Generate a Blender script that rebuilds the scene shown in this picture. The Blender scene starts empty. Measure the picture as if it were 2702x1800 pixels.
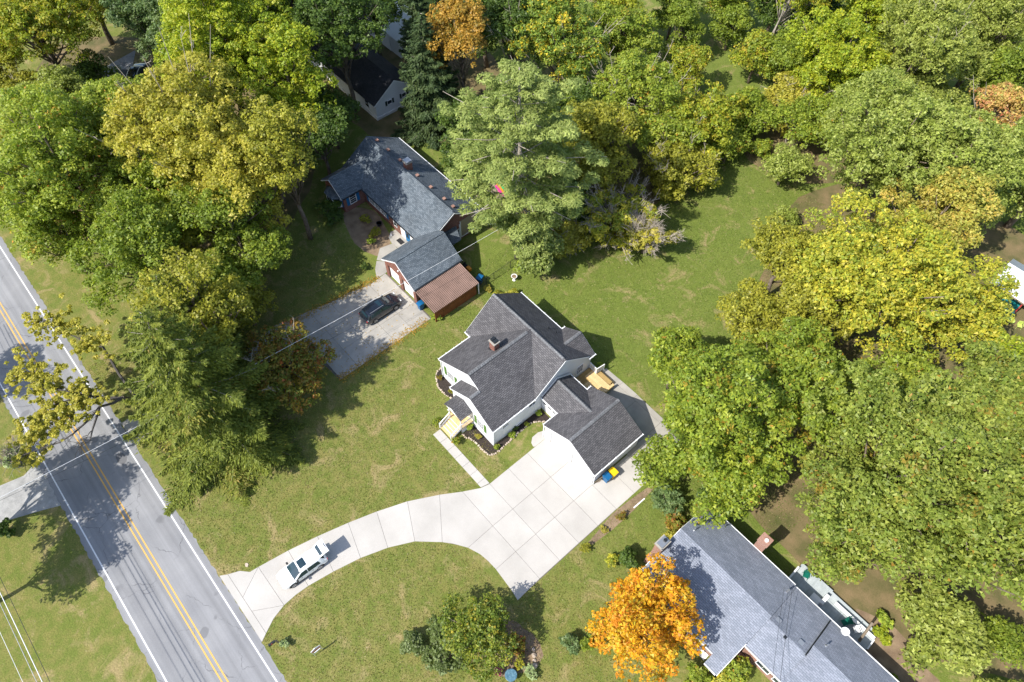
import bpy, math, random
import numpy as np
from mathutils import Vector, Matrix
R = math.radians
SC = bpy.context.scene
COL = SC.collection
random.seed(7)

# ------------------------------------------------------------------ camera, sky, sun, exposure
cd = bpy.data.cameras.new('camera'); cam = bpy.data.objects.new('camera', cd); COL.objects.link(cam)
cam.location = (0, 0, 67); cam.rotation_euler = (R(34), 0, R(48.7))
cd.sensor_width = 36; cd.lens = 36 * 1900 / 2702; cd.clip_start = 0.5; cd.clip_end = 4000
SC.camera = cam
W = bpy.data.worlds.new('World'); SC.world = W; W.use_nodes = True
wn = W.node_tree.nodes; wl = W.node_tree.links
sky = wn.new('ShaderNodeTexSky'); sky.sky_type = 'NISHITA'; sky.sun_disc = False
sky.sun_elevation = R(47); sky.sun_rotation = R(187.4); sky.air_density = 1.0; sky.dust_density = 1.2; sky.ozone_density = 1.0
wl.new(sky.outputs[0], wn['Background'].inputs[0]); wn['Background'].inputs[1].default_value = 0.15
sd = bpy.data.lights.new('sun', 'SUN'); sd.energy = 4.3; sd.angle = R(0.53); sd.color = (1.0, 0.955, 0.88)
sun = bpy.data.objects.new('sun', sd); COL.objects.link(sun); sun.location = (-10, -60, 80)
sun.rotation_euler = Vector((0.12, 0.92, -1.0)).to_track_quat('-Z', 'Y').to_euler()
vs = SC.view_settings; vs.view_transform = 'Standard'; vs.look = 'None'; vs.exposure = 0.82; vs.gamma = 1.0; vs.use_curve_mapping = False
cy = SC.cycles
cy.max_bounces = 6; cy.diffuse_bounces = 3; cy.glossy_bounces = 3; cy.transmission_bounces = 4; cy.transparent_max_bounces = 8
cy.use_denoising = True; cy.sample_clamp_indirect = 4.0

# ------------------------------------------------------------------ mesh helpers
class MB:
    def __init__(s): s.v = []; s.f = []
    def add(s, vs, fs):
        o = len(s.v); s.v += [tuple(p) for p in vs]; s.f += [tuple(i + o for i in f) for f in fs]; return s
    def box(s, x0, x1, y0, y1, z0, z1):
        return s.add([(x0,y0,z0),(x1,y0,z0),(x1,y1,z0),(x0,y1,z0),(x0,y0,z1),(x1,y0,z1),(x1,y1,z1),(x0,y1,z1)],
                     [(3,2,1,0),(4,5,6,7),(0,1,5,4),(1,2,6,5),(2,3,7,6),(3,0,4,7)])
    def prism(s, poly, z0, z1):
        a = sum(poly[i][0]*poly[(i+1) % len(poly)][1] - poly[(i+1) % len(poly)][0]*poly[i][1] for i in range(len(poly)))
        if a < 0: poly = poly[::-1]
        n = len(poly)
        return s.add([(x, y, z0) for x, y in poly] + [(x, y, z1) for x, y in poly],
                     [tuple(range(n))[::-1], tuple(range(n, 2*n))] + [(i, (i+1) % n, n+(i+1) % n, n+i) for i in range(n)])
    def ext(s, pts, d):
        # polygon in space extruded by the vector d
        pts = [Vector(p) for p in pts]; d = Vector(d); n = len(pts)
        nn = Vector((0, 0, 0))
        for i in range(n): nn += pts[i].cross(pts[(i+1) % n])
        if nn.dot(d) > 0: pts = pts[::-1]
        q = [p + d for p in pts]
        return s.add(pts + q, [tuple(range(n)), tuple(range(n, 2*n))[::-1]] + [(i, n+i, n+(i+1) % n, (i+1) % n) for i in range(n)])
    def beam(s, p0, p1, w, h, up=(0, 0, 1)):
        p0 = Vector(p0); p1 = Vector(p1); t = (p1-p0).normalized(); u = Vector(up)
        sd = t.cross(u)
        if sd.length < 1e-4: sd = t.cross(Vector((1, 0, 0)))
        sd.normalize(); u = sd.cross(t)
        a = [p + sd*i*w/2 + u*j*h/2 for p in (p0, p1) for i, j in ((-1,-1),(1,-1),(1,1),(-1,1))]
        return s.add(a, [(0,1,2,3),(7,6,5,4),(0,4,5,1),(1,5,6,2),(2,6,7,3),(3,7,4,0)])
    def tube(s, pts, rads, n=6):
        pts = [Vector(p) for p in pts]; vs = []; fs = []; m = len(pts)
        for i, p in enumerate(pts):
            t = (pts[min(i+1, m-1)] - pts[max(i-1, 0)])
            if t.length < 1e-6: t = Vector((0, 0, 1))
            t.normalize()
            a = t.cross(Vector((0, 0, 1)) if abs(t.z) < .9 else Vector((1, 0, 0))).normalized(); b = t.cross(a)
            r = rads[i] if hasattr(rads, '__len__') else rads
            vs += [p + (a*math.cos(2*math.pi*k/n) + b*math.sin(2*math.pi*k/n))*r for k in range(n)]
        for i in range(m-1):
            fs += [(i*n+k, i*n+(k+1) % n, (i+1)*n+(k+1) % n, (i+1)*n+k) for k in range(n)]
        fs += [tuple(range(n))[::-1], tuple(range((m-1)*n, m*n))]
        return s.add(vs, fs)
    def lathe(s, prof, n=16, c=(0, 0, 0)):
        m = len(prof); vs = []; fs = []
        for r, z in prof:
            vs += [(c[0]+r*math.cos(2*math.pi*k/n), c[1]+r*math.sin(2*math.pi*k/n), c[2]+z) for k in range(n)]
        for i in range(m-1):
            fs += [(i*n+k, i*n+(k+1) % n, (i+1)*n+(k+1) % n, (i+1)*n+k) for k in range(n)]
        fs += [tuple(range(n))[::-1], tuple(range((m-1)*n, m*n))]
        return s.add(vs, fs)
    def ob(s, c, t, n, w, h, d0, d1):
        # upright box on a wall: centre c, along t, outward n
        c = Vector(c); t = Vector(t); n = Vector(n); z = Vector((0, 0, 1)); vs = []
        for d in (d0, d1):
            for i, j in ((-1,-1),(1,-1),(1,1),(-1,1)): vs.append(c + t*i*w/2 + z*j*h/2 + n*d)
        return s.add(vs, [(0,1,2,3),(7,6,5,4),(0,4,5,1),(1,5,6,2),(2,6,7,3),(3,7,4,0)])
    def build(s, name, mat, parent=None, smooth=False, kind=None, world=True, uv=True):
        me = bpy.data.meshes.new(name); me.from_pydata(s.v, [], s.f); me.update()
        if uv:
            l = me.uv_layers.new(name='UVMap').data
            for p in me.polygons:
                n = p.normal
                t = Vector((0, 0, 1)).cross(n)
                t = t.normalized() if t.length > 1e-3 else Vector((1, 0, 0))
                b = n.cross(t)
                for li in p.loop_indices:
                    co = me.vertices[me.loops[li].vertex_index].co
                    l[li].uv = (co.dot(t), co.dot(b))
        if smooth:
            me.polygons.foreach_set('use_smooth', [True]*len(me.polygons))
        if mat: me.materials.append(mat)
        return link(name, me, parent, kind, world)

ORI = {}
def link(name, me, parent=None, kind=None, world=True):
    o = bpy.data.objects.new(name, me); COL.objects.link(o)
    if parent:
        o.parent = parent
        if world and parent.name in ORI: o.matrix_parent_inverse = Matrix.Translation(-ORI[parent.name])
    if kind: o['kind'] = kind
    return o
def tag(o, label, cat, group=None):
    o['label'] = label; o['category'] = cat
    if group: o['group'] = group
    return o
def thing(name, label, cat, loc=(0, 0, 0), rz=0, group=None, world=True):
    o = bpy.data.objects.new(name, None); COL.objects.link(o)
    o.empty_display_size = .3; o.location = loc; o.rotation_euler = (0, 0, rz)
    if world: ORI[o.name] = Vector(loc)
    return tag(o, label, cat, group)
def copy_tree(o, parent=None):
    c = o.copy(); COL.objects.link(c)
    if parent: c.parent = parent
    for ch in list(o.children): copy_tree(ch, c)
    return c

# ------------------------------------------------------------------ materials
def newmat(name):
    m = bpy.data.materials.new(name); m.use_nodes = True
    return m, m.node_tree.nodes, m.node_tree.links, m.node_tree.nodes['Principled BSDF']
def val(n, l, sock, v):
    if isinstance(v, (int, float)): sock.default_value = v
    else: l.new(v, sock)
def noise(n, l, vec, scale, detail=5, rough=.55, dist=0):
    t = n.new('ShaderNodeTexNoise'); t.inputs['Scale'].default_value = scale; t.inputs['Detail'].default_value = detail
    t.inputs['Roughness'].default_value = rough; t.inputs['Distortion'].default_value = dist
    if vec: l.new(vec, t.inputs['Vector'])
    return t.outputs['Fac']
def ramp(n, l, fac, stops):
    r = n.new('ShaderNodeValToRGB'); e = r.color_ramp.elements
    while len(e) < len(stops): e.new(.5)
    for i, (p, c) in enumerate(stops): e[i].position = p; e[i].color = (c, c, c, 1) if isinstance(c, (int, float)) else (*c, 1)
    l.new(fac, r.inputs[0]); return r.outputs[0]
def mix(n, l, fac, a, b, mode='MIX'):
    m = n.new('ShaderNodeMix'); m.data_type = 'RGBA'; m.blend_type = mode
    val(n, l, m.inputs[0], fac)
    for s, v in ((m.inputs[6], a), (m.inputs[7], b)):
        if isinstance(v, tuple): s.default_value = (*v, 1)
        else: l.new(v, s)
    return m.outputs[2]
def math_(n, l, op, a, b=0.0):
    m = n.new('ShaderNodeMath'); m.operation = op; val(n, l, m.inputs[0], a); val(n, l, m.inputs[1], b); return m.outputs[0]
def bump(n, l, h, bs, strength=.3, dist=.02):
    b = n.new('ShaderNodeBump'); b.inputs['Strength'].default_value = strength; b.inputs['Distance'].default_value = dist
    l.new(h, b.inputs['Height']); l.new(b.outputs[0], bs.inputs['Normal'])
def plain(name, c, rough=.6, metal=0, spec=.4, coat=0):
    m, n, l, b = newmat(name); b.inputs['Base Color'].default_value = (*c, 1); b.inputs['Roughness'].default_value = rough
    b.inputs['Metallic'].default_value = metal; b.inputs['Specular IOR Level'].default_value = spec; b.inputs['Coat Weight'].default_value = coat
    return m
def noisy(name, c1, c2, scale, rough=.85, bmp=.2, obrand=0.0, fine=30, stops=(.3, .7), spec=.3):
    m, n, l, b = newmat(name)
    g = n.new('ShaderNodeNewGeometry').outputs['Position']
    f = noise(n, l, g, scale); c = ramp(n, l, f, [(stops[0], c1), (stops[1], c2)])
    fi = noise(n, l, g, fine, 3)
    c = mix(n, l, .35, c, ramp(n, l, fi, [(.25, .25), (.75, .8)]), 'OVERLAY')
    if obrand:
        oi = n.new('ShaderNodeObjectInfo').outputs['Random']
        c = mix(n, l, 1.0, c, ramp(n, l, oi, [(0, 1-obrand), (1, 1.0)]), 'MULTIPLY')
    l.new(c, b.inputs['Base Color']); b.inputs['Roughness'].default_value = rough; b.inputs['Specular IOR Level'].default_value = spec
    bump(n, l, fi, b, bmp, .02)
    return m
def bricky(name, c1, c2, mortar, bw, rh, ms, rough=.85, stain=None, bmp=.5, tone=1.2, dirt=(0.75, 1.1)):
    m, n, l, b = newmat(name)
    uv = n.new('ShaderNodeUVMap').outputs[0]; g = n.new('ShaderNodeNewGeometry').outputs['Position']
    t = n.new('ShaderNodeTexBrick'); l.new(uv, t.inputs['Vector'])
    t.inputs['Color1'].default_value = (*c1, 1); t.inputs['Color2'].default_value = (*c2, 1); t.inputs['Mortar'].default_value = (*mortar, 1)
    t.inputs['Scale'].default_value = 1; t.inputs['Brick Width'].default_value = bw; t.inputs['Row Height'].default_value = rh
    t.inputs['Mortar Size'].default_value = ms; t.inputs['Mortar Smooth'].default_value = .3; t.offset = .5
    c = t.outputs['Color']
    c = mix(n, l, 1.0, c, ramp(n, l, noise(n, l, g, .45, 4), [(.3, dirt[0]), (.7, dirt[1])]), 'MULTIPLY')
    if stain: c = mix(n, l, ramp(n, l, noise(n, l, g, .25, 5, .6, .6), [(.55, 0.0), (.75, .6)]), c, stain)
    c = mix(n, l, .12, c, ramp(n, l, noise(n, l, g, 25, 2), [(.2, .2), (.8, .8)]), 'OVERLAY')
    l.new(c, b.inputs['Base Color']); b.inputs['Roughness'].default_value = rough; b.inputs['Specular IOR Level'].default_value = .25
    inv = math_(n, l, 'SUBTRACT', 1.0, t.outputs['Fac'])
    bump(n, l, inv, b, bmp, .012)
    return m

M = {}
M['shingle_dark'] = bricky('shingle_dark', (.074,.072,.076), (.122,.118,.122), (.022,.021,.024), .38, .18, .018, dirt=(.88,1.08))
M['shingle_slate'] = bricky('shingle_slate', (.08,.10,.12), (.15,.175,.20), (.03,.04,.05), .34, .165, .015, stain=(.07,.08,.09))
M['shingle_blue'] = bricky('shingle_blue', (.165,.185,.225), (.225,.245,.295), (.10,.112,.14), .4, .17, .012, dirt=(.9,1.06), bmp=.8)
M['shingle_black'] = bricky('shingle_black', (.02,.021,.025), (.035,.036,.04), (.012,.012,.014), .32, .145, .012)
M['ridge'] = bricky('ridge', (.13,.134,.142), (.18,.184,.192), (.03,.03,.033), .28, .6, .012)
M['brick'] = bricky('brick', (.23,.065,.045), (.15,.045,.034), (.26,.20,.16), .22, .078, .011, bmp=.6)
M['brick_pink'] = bricky('brick_pink', (.34,.15,.10), (.25,.11,.08), (.38,.31,.26), .22, .078, .012)
def siding(name, c, step=.14):
    m, n, l, b = newmat(name)
    uv = n.new('ShaderNodeUVMap').outputs[0]; s = n.new('ShaderNodeSeparateXYZ'); l.new(uv, s.inputs[0])
    fr = math_(n, l, 'FRACT', math_(n, l, 'DIVIDE', s.outputs[1], step))
    g = n.new('ShaderNodeNewGeometry').outputs['Position']
    col = mix(n, l, ramp(n, l, fr, [(.90, 0.0), (.97, .35)]), c, tuple(x*.5 for x in c))
    col = mix(n, l, 1.0, col, ramp(n, l, noise(n, l, g, .8, 5), [(.3, .93), (.7, 1.0)]), 'MULTIPLY')
    l.new(col, b.inputs['Base Color']); b.inputs['Roughness'].default_value = .55
    bump(n, l, fr, b, .5, .012); return m
M['siding_white'] = siding('siding_white', (.70,.71,.72))
M['siding_tan'] = siding('siding_tan', (.30,.235,.17), .12)
M['white'] = plain('white_paint', (.74,.74,.73), .45)
M['fascia'] = plain('white_metal', (.74,.75,.76), .35)
M['green_shutter'] = plain('green_shutter', (.085,.17,.035), .5)
M['dark_green_shutter'] = plain('dark_green_shutter', (.02,.035,.028), .5)
M['blue_shutter'] = plain('blue_shutter', (.01,.13,.30), .5)
M['foundation'] = noisy('foundation', (.55,.55,.54), (.68,.68,.67), 1.5)
def glass(name, c=(.03,.04,.05)):
    m, n, l, b = newmat(name); b.inputs['Base Color'].default_value = (*c, 1); b.inputs['Roughness'].default_value = .06
    b.inputs['Specular IOR Level'].default_value = .8; return m
M['glass'] = glass('window_glass'); M['car_glass'] = glass('car_glass', (.012,.03,.04))
M['deck_new'] = noisy('deck_new', (.60,.41,.19), (.68,.49,.25), 3, .7, .1, .16)
M['deck_treated'] = noisy('deck_treated', (.30,.20,.075), (.38,.26,.10), 3, .75, .1, .2)
M['deck_grey'] = noisy('deck_grey', (.34,.38,.39), (.44,.48,.49), 2, .8, .1, .15)
M['weathered'] = noisy('weathered_wood', (.22,.17,.12), (.32,.26,.19), 2.5, .85, .2, .25)
M['barn_red'] = noisy('barn_red', (.17,.055,.018), (.25,.085,.028), 1.2, .8, .1, .15)
M['concrete'] = noisy('concrete', (.375,.355,.326), (.445,.422,.39), .4, .9, .08, .07, 40, (.3,.72))
M['concrete_old'] = noisy('concrete_old', (.28,.264,.235), (.38,.358,.32), .7, .9, .12, .1, 30)
M['joint'] = noisy('joint', (.09,.08,.07), (.15,.13,.11), 1.5)
M['mulch'] = noisy('mulch', (.018,.014,.012), (.05,.038,.03), 6, .95, 1.0, 0, 18)
M['stone'] = noisy('border_stone', (.42,.33,.25), (.56,.47,.38), 4, .9, .4, .3)
M['gravel'] = noisy('gravel', (.22,.22,.215), (.36,.355,.345), 1.2, .95, .8, 0, 14)
M['litter'] = noisy('litter', (.075,.078,.024), (.19,.135,.07), .5, .95, .5, 0, 9)
M['soil'] = noisy('soil', (.14,.095,.06), (.26,.19,.12), .9, .95, .5, 0, 12)
M['corrugated'] = noisy('corrugated', (.12,.072,.056), (.18,.11,.088), 1.0, .55, .05)
M['metal'] = plain('galvanised', (.45,.46,.47), .4, .8)
M['dark_metal'] = plain('dark_metal', (.04,.045,.05), .4, .6)
M['black'] = plain('black_rubber', (.015,.015,.016), .7)
M['bark'] = noisy('bark', (.10,.075,.055), (.20,.16,.125), 2.5, .95, .8, 0, 9)
M['bark_grey'] = noisy('bark_grey', (.22,.19,.155), (.36,.32,.27), 2.5, .95, .6, 0, 9)
M['twig'] = plain('twig', (.30,.26,.21), .9)
M['red_plastic'] = plain('red_plastic', (.45,.05,.05), .4)
M['bin_blue'] = plain('bin_blue', (.008,.10,.24), .4); M['bin_yellow'] = plain('bin_yellow', (.75,.48,.01), .4)
M['table_blue'] = noisy('table_blue', (.03,.09,.14), (.12,.22,.28), 9, .4, .05)
M['chair_red'] = plain('chair_red', (.35,.07,.09), .5); M['chair_green'] = plain('chair_green', (.005,.12,.08), .45)
M['turquoise'] = plain('turquoise', (.01,.22,.23), .5); M['lime'] = plain('lime', (.45,.55,.12), .5)
M['pink'] = plain('pink_plastic', (.6,.05,.25), .5); M['orange_p'] = plain('orange_plastic', (.7,.25,.02), .5); M['green_p'] = plain('green_plastic', (.05,.4,.12), .5)
M['white_roof'] = noisy('white_metal_roof', (.66,.68,.70), (.76,.78,.80), .6, .4, .03)

# ------------------------------------------------------------------ ground, road, drives
def lawn_material():
    m, n, l, b = newmat('lawn')
    g = n.new('ShaderNodeNewGeometry').outputs['Position']; sp = n.new('ShaderNodeSeparateXYZ'); l.new(g, sp.inputs[0])
    f1 = noise(n, l, g, .13, 6, .6); f2 = noise(n, l, g, .9, 6, .65); f3 = noise(n, l, g, 7, 4, .7); f4 = noise(n, l, g, .35, 7, .7, .8)
    back = ramp(n, l, math_(n, l, 'DIVIDE', math_(n, l, 'ADD', sp.outputs[1], math_(n, l, 'MULTIPLY', f1, 10.0)), 60.0), [(.30, 0.0), (.62, 1.0)])
    green = mix(n, l, f1, (.115,.155,.026), (.155,.18,.042))
    olive = mix(n, l, f1, (.145,.150,.034), (.215,.185,.068))
    c = mix(n, l, back, olive, green)
    c = mix(n, l, ramp(n, l, f2, [(.36, 0.0), (.60, .8)]), c, (.105,.140,.026))
    c = mix(n, l, ramp(n, l, f4, [(.53, 0.0), (.66, .7)]), c, (.30,.225,.115))
    c = mix(n, l, ramp(n, l, f4, [(.22, .55), (.38, 0.0)]), c, (.085,.130,.020))
    f5 = noise(n, l, g, 2.2, 6, .75, .5); c = mix(n, l, ramp(n, l, f5, [(.60, 0.0), (.70, .55)]), c, (.33,.26,.15))
    c = mix(n, l, .6, c, ramp(n, l, f3, [(.25, .2), (.75, .8)]), 'OVERLAY')
    c = mix(n, l, .45, c, ramp(n, l, noise(n, l, g, 22, 2), [(.25, .2), (.75, .8)]), 'OVERLAY')
    l.new(c, b.inputs['Base Color']); b.inputs['Roughness'].default_value = .95; b.inputs['Specular IOR Level'].default_value = .1
    bump(n, l, f3, b, .7, .08)
    return m
M['lawn'] = lawn_material()
def asphalt_material():
    m, n, l, b = newmat('asphalt')
    g = n.new('ShaderNodeNewGeometry').outputs['Position']; sp = n.new('ShaderNodeSeparateXYZ'); l.new(g, sp.inputs[0])
    base = ramp(n, l, noise(n, l, g, .22, 6), [(.3, (.185,.187,.195)), (.7, (.245,.245,.25))])
    # worn wheel paths run along the road
    st = n.new('ShaderNodeMapping'); st.inputs['Scale'].default_value = (.012, 1.6, 1); l.new(g, st.inputs['Vector'])
    base = mix(n, l, .55, base, ramp(n, l, noise(n, l, st.outputs[0], 1.0, 4), [(.3, .36), (.7, .66)]), 'OVERLAY')
    base = mix(n, l, .35, base, ramp(n, l, noise(n, l, g, 30, 2), [(.2, .25), (.8, .78)]), 'OVERLAY')
    d = n.new('ShaderNodeTexNoise'); d.inputs['Scale'].default_value = .8; d.inputs['Detail'].default_value = 5; l.new(g, d.inputs['Vector'])
    va = n.new('ShaderNodeVectorMath'); va.operation = 'MULTIPLY_ADD'; l.new(d.outputs['Color'], va.inputs[0]); va.inputs[1].default_value = (1.6,1.6,0); l.new(g, va.inputs[2])
    vo = n.new('ShaderNodeTexVoronoi'); vo.feature = 'DISTANCE_TO_EDGE'; vo.inputs['Scale'].default_value = .26; l.new(va.outputs[0], vo.inputs['Vector'])
    crack = ramp(n, l, vo.outputs['Distance'], [(0.0, 1.0), (.009, 0.0)])
    msk = ramp(n, l, noise(n, l, g, .3, 3), [(.45, 0.0), (.6, .8)])
    c = mix(n, l, math_(n, l, 'MULTIPLY', crack, msk), base, (.06,.06,.065))
    patch = ramp(n, l, noise(n, l, g, .5, 2, .3), [(.70, 0.0), (.73, .6)])
    c = mix(n, l, patch, c, (.12,.12,.125))
    l.new(c, b.inputs['Base Color']); b.inputs['Roughness'].default_value = .85; b.inputs['Specular IOR Level'].default_value = .25
    bump(n, l, noise(n, l, g, 45, 2), b, .25, .01)
    return m
M['asphalt'] = asphalt_material()
def paint(name, c):
    m, n, l, b = newmat(name); g = n.new('ShaderNodeNewGeometry').outputs['Position']
    w = ramp(n, l, noise(n, l, g, 9, 5, .75), [(.30, .75), (.48, 0.0)])
    l.new(mix(n, l, w, c, (.24,.24,.24)), b.inputs['Base Color']); b.inputs['Roughness'].default_value = .7; return m
M['paint_white'] = paint('paint_white', (.68,.68,.68)); M['paint_yellow'] = paint('paint_yellow', (.60,.34,.06))

def sheet(name, poly, z, mat, kind='structure', parent=None):
    mb = MB(); a = sum(poly[i][0]*poly[(i+1) % len(poly)][1]-poly[(i+1) % len(poly)][0]*poly[i][1] for i in range(len(poly)))
    if a < 0: poly = poly[::-1]
    mb.add([(x, y, z) for x, y in poly], [tuple(range(len(poly)))])
    return mb.build(name, mat, parent, kind=kind, uv=False)
sheet('ground', [(-900,-700),(700,-700),(700,1100),(-900,1100)], 0, M['lawn'])
# road: irregular ragged edges
def ragged(x0, x1, y, amp, step, seed, rev=False):
    r = random.Random(seed); xs = [x0+(x1-x0)*i/int(abs(x1-x0)/step) for i in range(int(abs(x1-x0)/step)+1)]
    return [(x, y+r.uniform(-amp, amp)) for x in (xs[::-1] if rev else xs)]
road = sheet('road', ragged(-140, 40, -15.85, .09, .35, 1)+ragged(-140, 40, -7.62, .09, .35, 2, True), .008, M['asphalt'])
for y, w, mt, nm in ((-15.33, .12, 'paint_white', 'edge_line'), (-8.28, .12, 'paint_white', 'edge_line'), (-11.80, .12, 'paint_yellow', 'centre_line'), (-11.40, .12, 'paint_yellow', 'centre_line')):
    sheet(nm, [(-140,y-w/2),(40,y-w/2),(40,y+w/2),(-140,y+w/2)], .012, M[mt], None, road)
for i, (x0, x1, y0, y1) in enumerate([(-50.2,-48.3,-9.6,-8.6)]):
    q = random.Random(3); sheet('road_patch', [(-49.2+math.cos(a)*.75*q.uniform(.8,1.15), -9.3+math.sin(a)*.5*q.uniform(.8,1.15)) for a in [k*math.pi/7 for k in range(14)]], .0115, plain('tar_patch', (.12,.12,.125), .8), None, road)
sheet('gravel_drive', ragged(-54.6, -48.4, -15.8, .05, .5, 4) + [(-49.2,-17.6),(-50.6,-21),(-52.5,-26),(-58,-40),(-63,-40),(-57,-26),(-54.6,-20.5),(-53.9,-17.4)], .006, M['gravel'])

def slabs(root, polys, mat, top=.03, gap=.013):
    for poly in polys:
        a = sum(poly[i][0]*poly[(i+1) % len(poly)][1]-poly[(i+1) % len(poly)][0]*poly[i][1] for i in range(len(poly)))
        if a < 0: poly = poly[::-1]
        n = len(poly); ins = []
        for i in range(n):
            p0 = Vector(poly[i-1]); p1 = Vector(poly[i]); p2 = Vector(poly[(i+1) % n])
            e1 = (p1-p0).normalized(); e2 = (p2-p1).normalized(); n1 = Vector((-e1.y, e1.x)); n2 = Vector((-e2.y, e2.x))
            k = n1+n2; ins.append(tuple(p1 + k*(gap/max(.35, k.dot(n1)))))
        MB().prism(ins, -.08, top).build('slab', mat, root, uv=False)
# the house's own drive
top = [(-32.15,-7.6),(-31.55,-6.3),(-30.8,-5.57),(-30.49,-4.49),(-29.99,-1.59),(-29.34,1.21),(-28.52,4.15),(-27.64,6.85),(-26.51,9.7),(-24.97,12.48),(-23.75,14.4)]
bot = [(-24.5,-7.6),(-25.2,-6.6),(-25.92,-4.78),(-26.0,-2.9),(-25.95,-1.9),(-25.53,.5),(-24.92,3.1),(-24.03,5.58),(-22.84,7.85),(-21.07,9.75)]
D = []
D.append([(-32.15,-7.6),(-31.75,-6.95),(-24.9,-6.95),(-24.5,-7.6)])
D.append([(-31.75,-6.95),(-31.3,-5.95),(-30.6,-5.3),(-30.49,-4.49),(-29.0,-6.95)])
D.append([(-29.0,-6.95),(-30.49,-4.49),(-25.93,-4.5),(-27.4,-6.95)])
D.append([(-27.4,-6.95),(-25.93,-4.5),(-25.55,-5.8),(-24.9,-6.95)])
J = [((-30.49,-4.49),(-25.93,-4.5)),((-29.99,-1.59),(-25.95,-1.95)),((-29.34,1.21),(-25.53,.5)),((-28.52,4.15),(-24.92,3.1)),((-27.64,6.85),(-24.03,5.58)),((-26.51,9.7),(-22.84,7.85)),((-24.97,12.48),(-21.07,9.75))]
for a, b in zip(J[:-1], J[1:]):
    e = []
    if a[0][0] == -30.49: e = [(-26.02,-3.2)]
    D.append([a[0], b[0], b[1]] + e + [a[1]])
gx = [-22.6,-19.13,-15.83,-12.5]; gy = [14.36,16.9,19.38,21.92,24.46]
D.append([(-24.97,12.48),(-23.75,14.36),(-19.13,14.36),(-19.05,11.24),(-20.28,10.43),(-21.07,9.75)])
D.append([(-23.75,14.36),(-22.85,15.95),(-22.6,16.9),(-19.13,16.9),(-19.13,14.36)])
D.append([(-19.13,14.36),(-15.83,14.36),(-15.8,11.9),(-16.9,11.85),(-17.84,11.7),(-19.05,11.24)])
D.append([(-15.83,14.36),(-12.5,14.36),(-12.38,11.56),(-13.4,11.72),(-15.8,11.9)])
for i in range(3):
    for j in range(4):
        if j == 0 and i == 0: continue
        yt = 24.84 if j == 3 and i < 2 else gy[j+1]
        D.append([(gx[i],gy[j]),(gx[i+1],gy[j]),(gx[i+1],yt),(gx[i],yt)])
D.append([(-15.78,24.46),(-12.48,24.46),(-12.46,26.95),(-15.78,26.95)])
D.append([(-15.78,26.95),(-12.46,26.95),(-12.45,29.4),(-15.78,29.4)])
D.append([(-22.6,23.0),(-22.75,22.85),(-23.2,23.0),(-23.6,23.5),(-23.62,24.3),(-23.1,25.6),(-22.95,25.6),(-22.85,24.46),(-22.6,24.46)])
drive = sheet('driveway', [(-32.0,-7.58),(-31.4,-6.1),(-30.6,-5.3)]+[(x+.05,y) for x, y in top[3:]]+[(-22.7,16.2),(-22.56,17),(-22.56,24.4),(-15.8,24.4),(-15.8,29.3),(-12.5,29.3),(-12.42,11.65),(-15.8,11.95),(-17.8,11.75),(-19.1,11.3)]+[(x-.05,y) for x, y in bot[::-1]], .004, M['joint'])
slabs(drive, D, M['concrete'])
# front walk and back patio
walk = sheet('front_walk', [(-30.55,16.02),(-30.55,16.93),(-22.62,16.93),(-22.85,16.02)], .004, M['joint'])
xs = [-30.58,-29.35,-28.15,-26.95,-25.75,-24.55,-23.4,-22.64]
slabs(walk, [[(a,16.0),(b if b > -22.7 or True else b,16.0),(b,16.95),(a,16.95)] if b < -22.7 else [(a,16.0),(-22.88,16.0),(-22.64,16.95),(a,16.95)] for a, b in zip(xs[:-1], xs[1:])], M['concrete'], .034)
patio = sheet('patio', [(-24.4,34.2),(-24.4,35.2),(-20,35.3),(-12.6,35.2),(-12.6,29.6),(-22.7,31.1),(-22.7,34.2)], .004, M['joint'])
slabs(patio, [[(-24.46,34.6),(-24.46,35.2),(-22.0,35.3),(-22.0,34.6)],[(-22.0,34.6),(-22.0,35.3),(-19.9,35.32),(-19.9,34.6)],
              [(-22.7,31.05),(-22.7,34.6),(-19.5,34.6),(-19.5,31.05)],[(-19.5,31.05),(-19.5,34.6),(-16.0,34.6),(-16.0,31.05)],[(-16.0,29.42),(-16.0,34.6),(-12.7,34.6),(-12.5,29.42)],[(-19.9,34.6),(-19.9,35.3),(-15,35.2),(-15,34.6)]], M['concrete_old'], .03)
# neighbour's drive
nd = sheet('neighbour_driveway', [(-53.05,-7.6),(-53,6.9),(-53.3,11.2),(-52.5,15),(-51.8,19),(-51.1,23.5),(-51.1,25),(-42.4,25.0),(-42.45,12.45),(-46.4,12.2),(-49.2,8.7),(-49.7,-7.6)], .004, M['joint'])
N = []
yy = [-7.6,-4.6,-1.6,1.4,4.4,7.4]
for a, b in zip(yy[:-1], yy[1:]): N.append([(-53.1,a),(-49.6,a),(-49.55,b),(-52.95,b)])
N.append([(-52.95,7.4),(-49.55,7.4),(-49.2,8.75),(-48.2,10.4),(-48.75,12.6),(-52.85,12.6),(-53.35,11.1),(-53.1,9.2)])
N.append([(-48.75,12.6),(-48.2,10.4),(-46.6,12.1),(-45.5,12.45),(-45.5,12.6)])
nx = [-48.75,-45.5,-42.42]; ny = [12.6,14.95,17.45,19.92,22.4,24.86]
lx = [-52.85,-52.55,-51.95,-51.75,-51.05,-51.3]
for j in range(5):
    N.append([(lx[j],ny[j]),(nx[0],ny[j]),(nx[0],ny[j+1]),(lx[j+1],ny[j+1])])
    for i in range(2): N.append([(nx[i],ny[j]),(nx[i+1],ny[j]),(nx[i+1],ny[j+1]),(nx[i],ny[j+1])])
N.append([(-51.3,23.6),(-51.3,24.86),(-51.45,26.0),(-52.9,25.9),(-53.6,25.2),(-52.6,24.3)])
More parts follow.
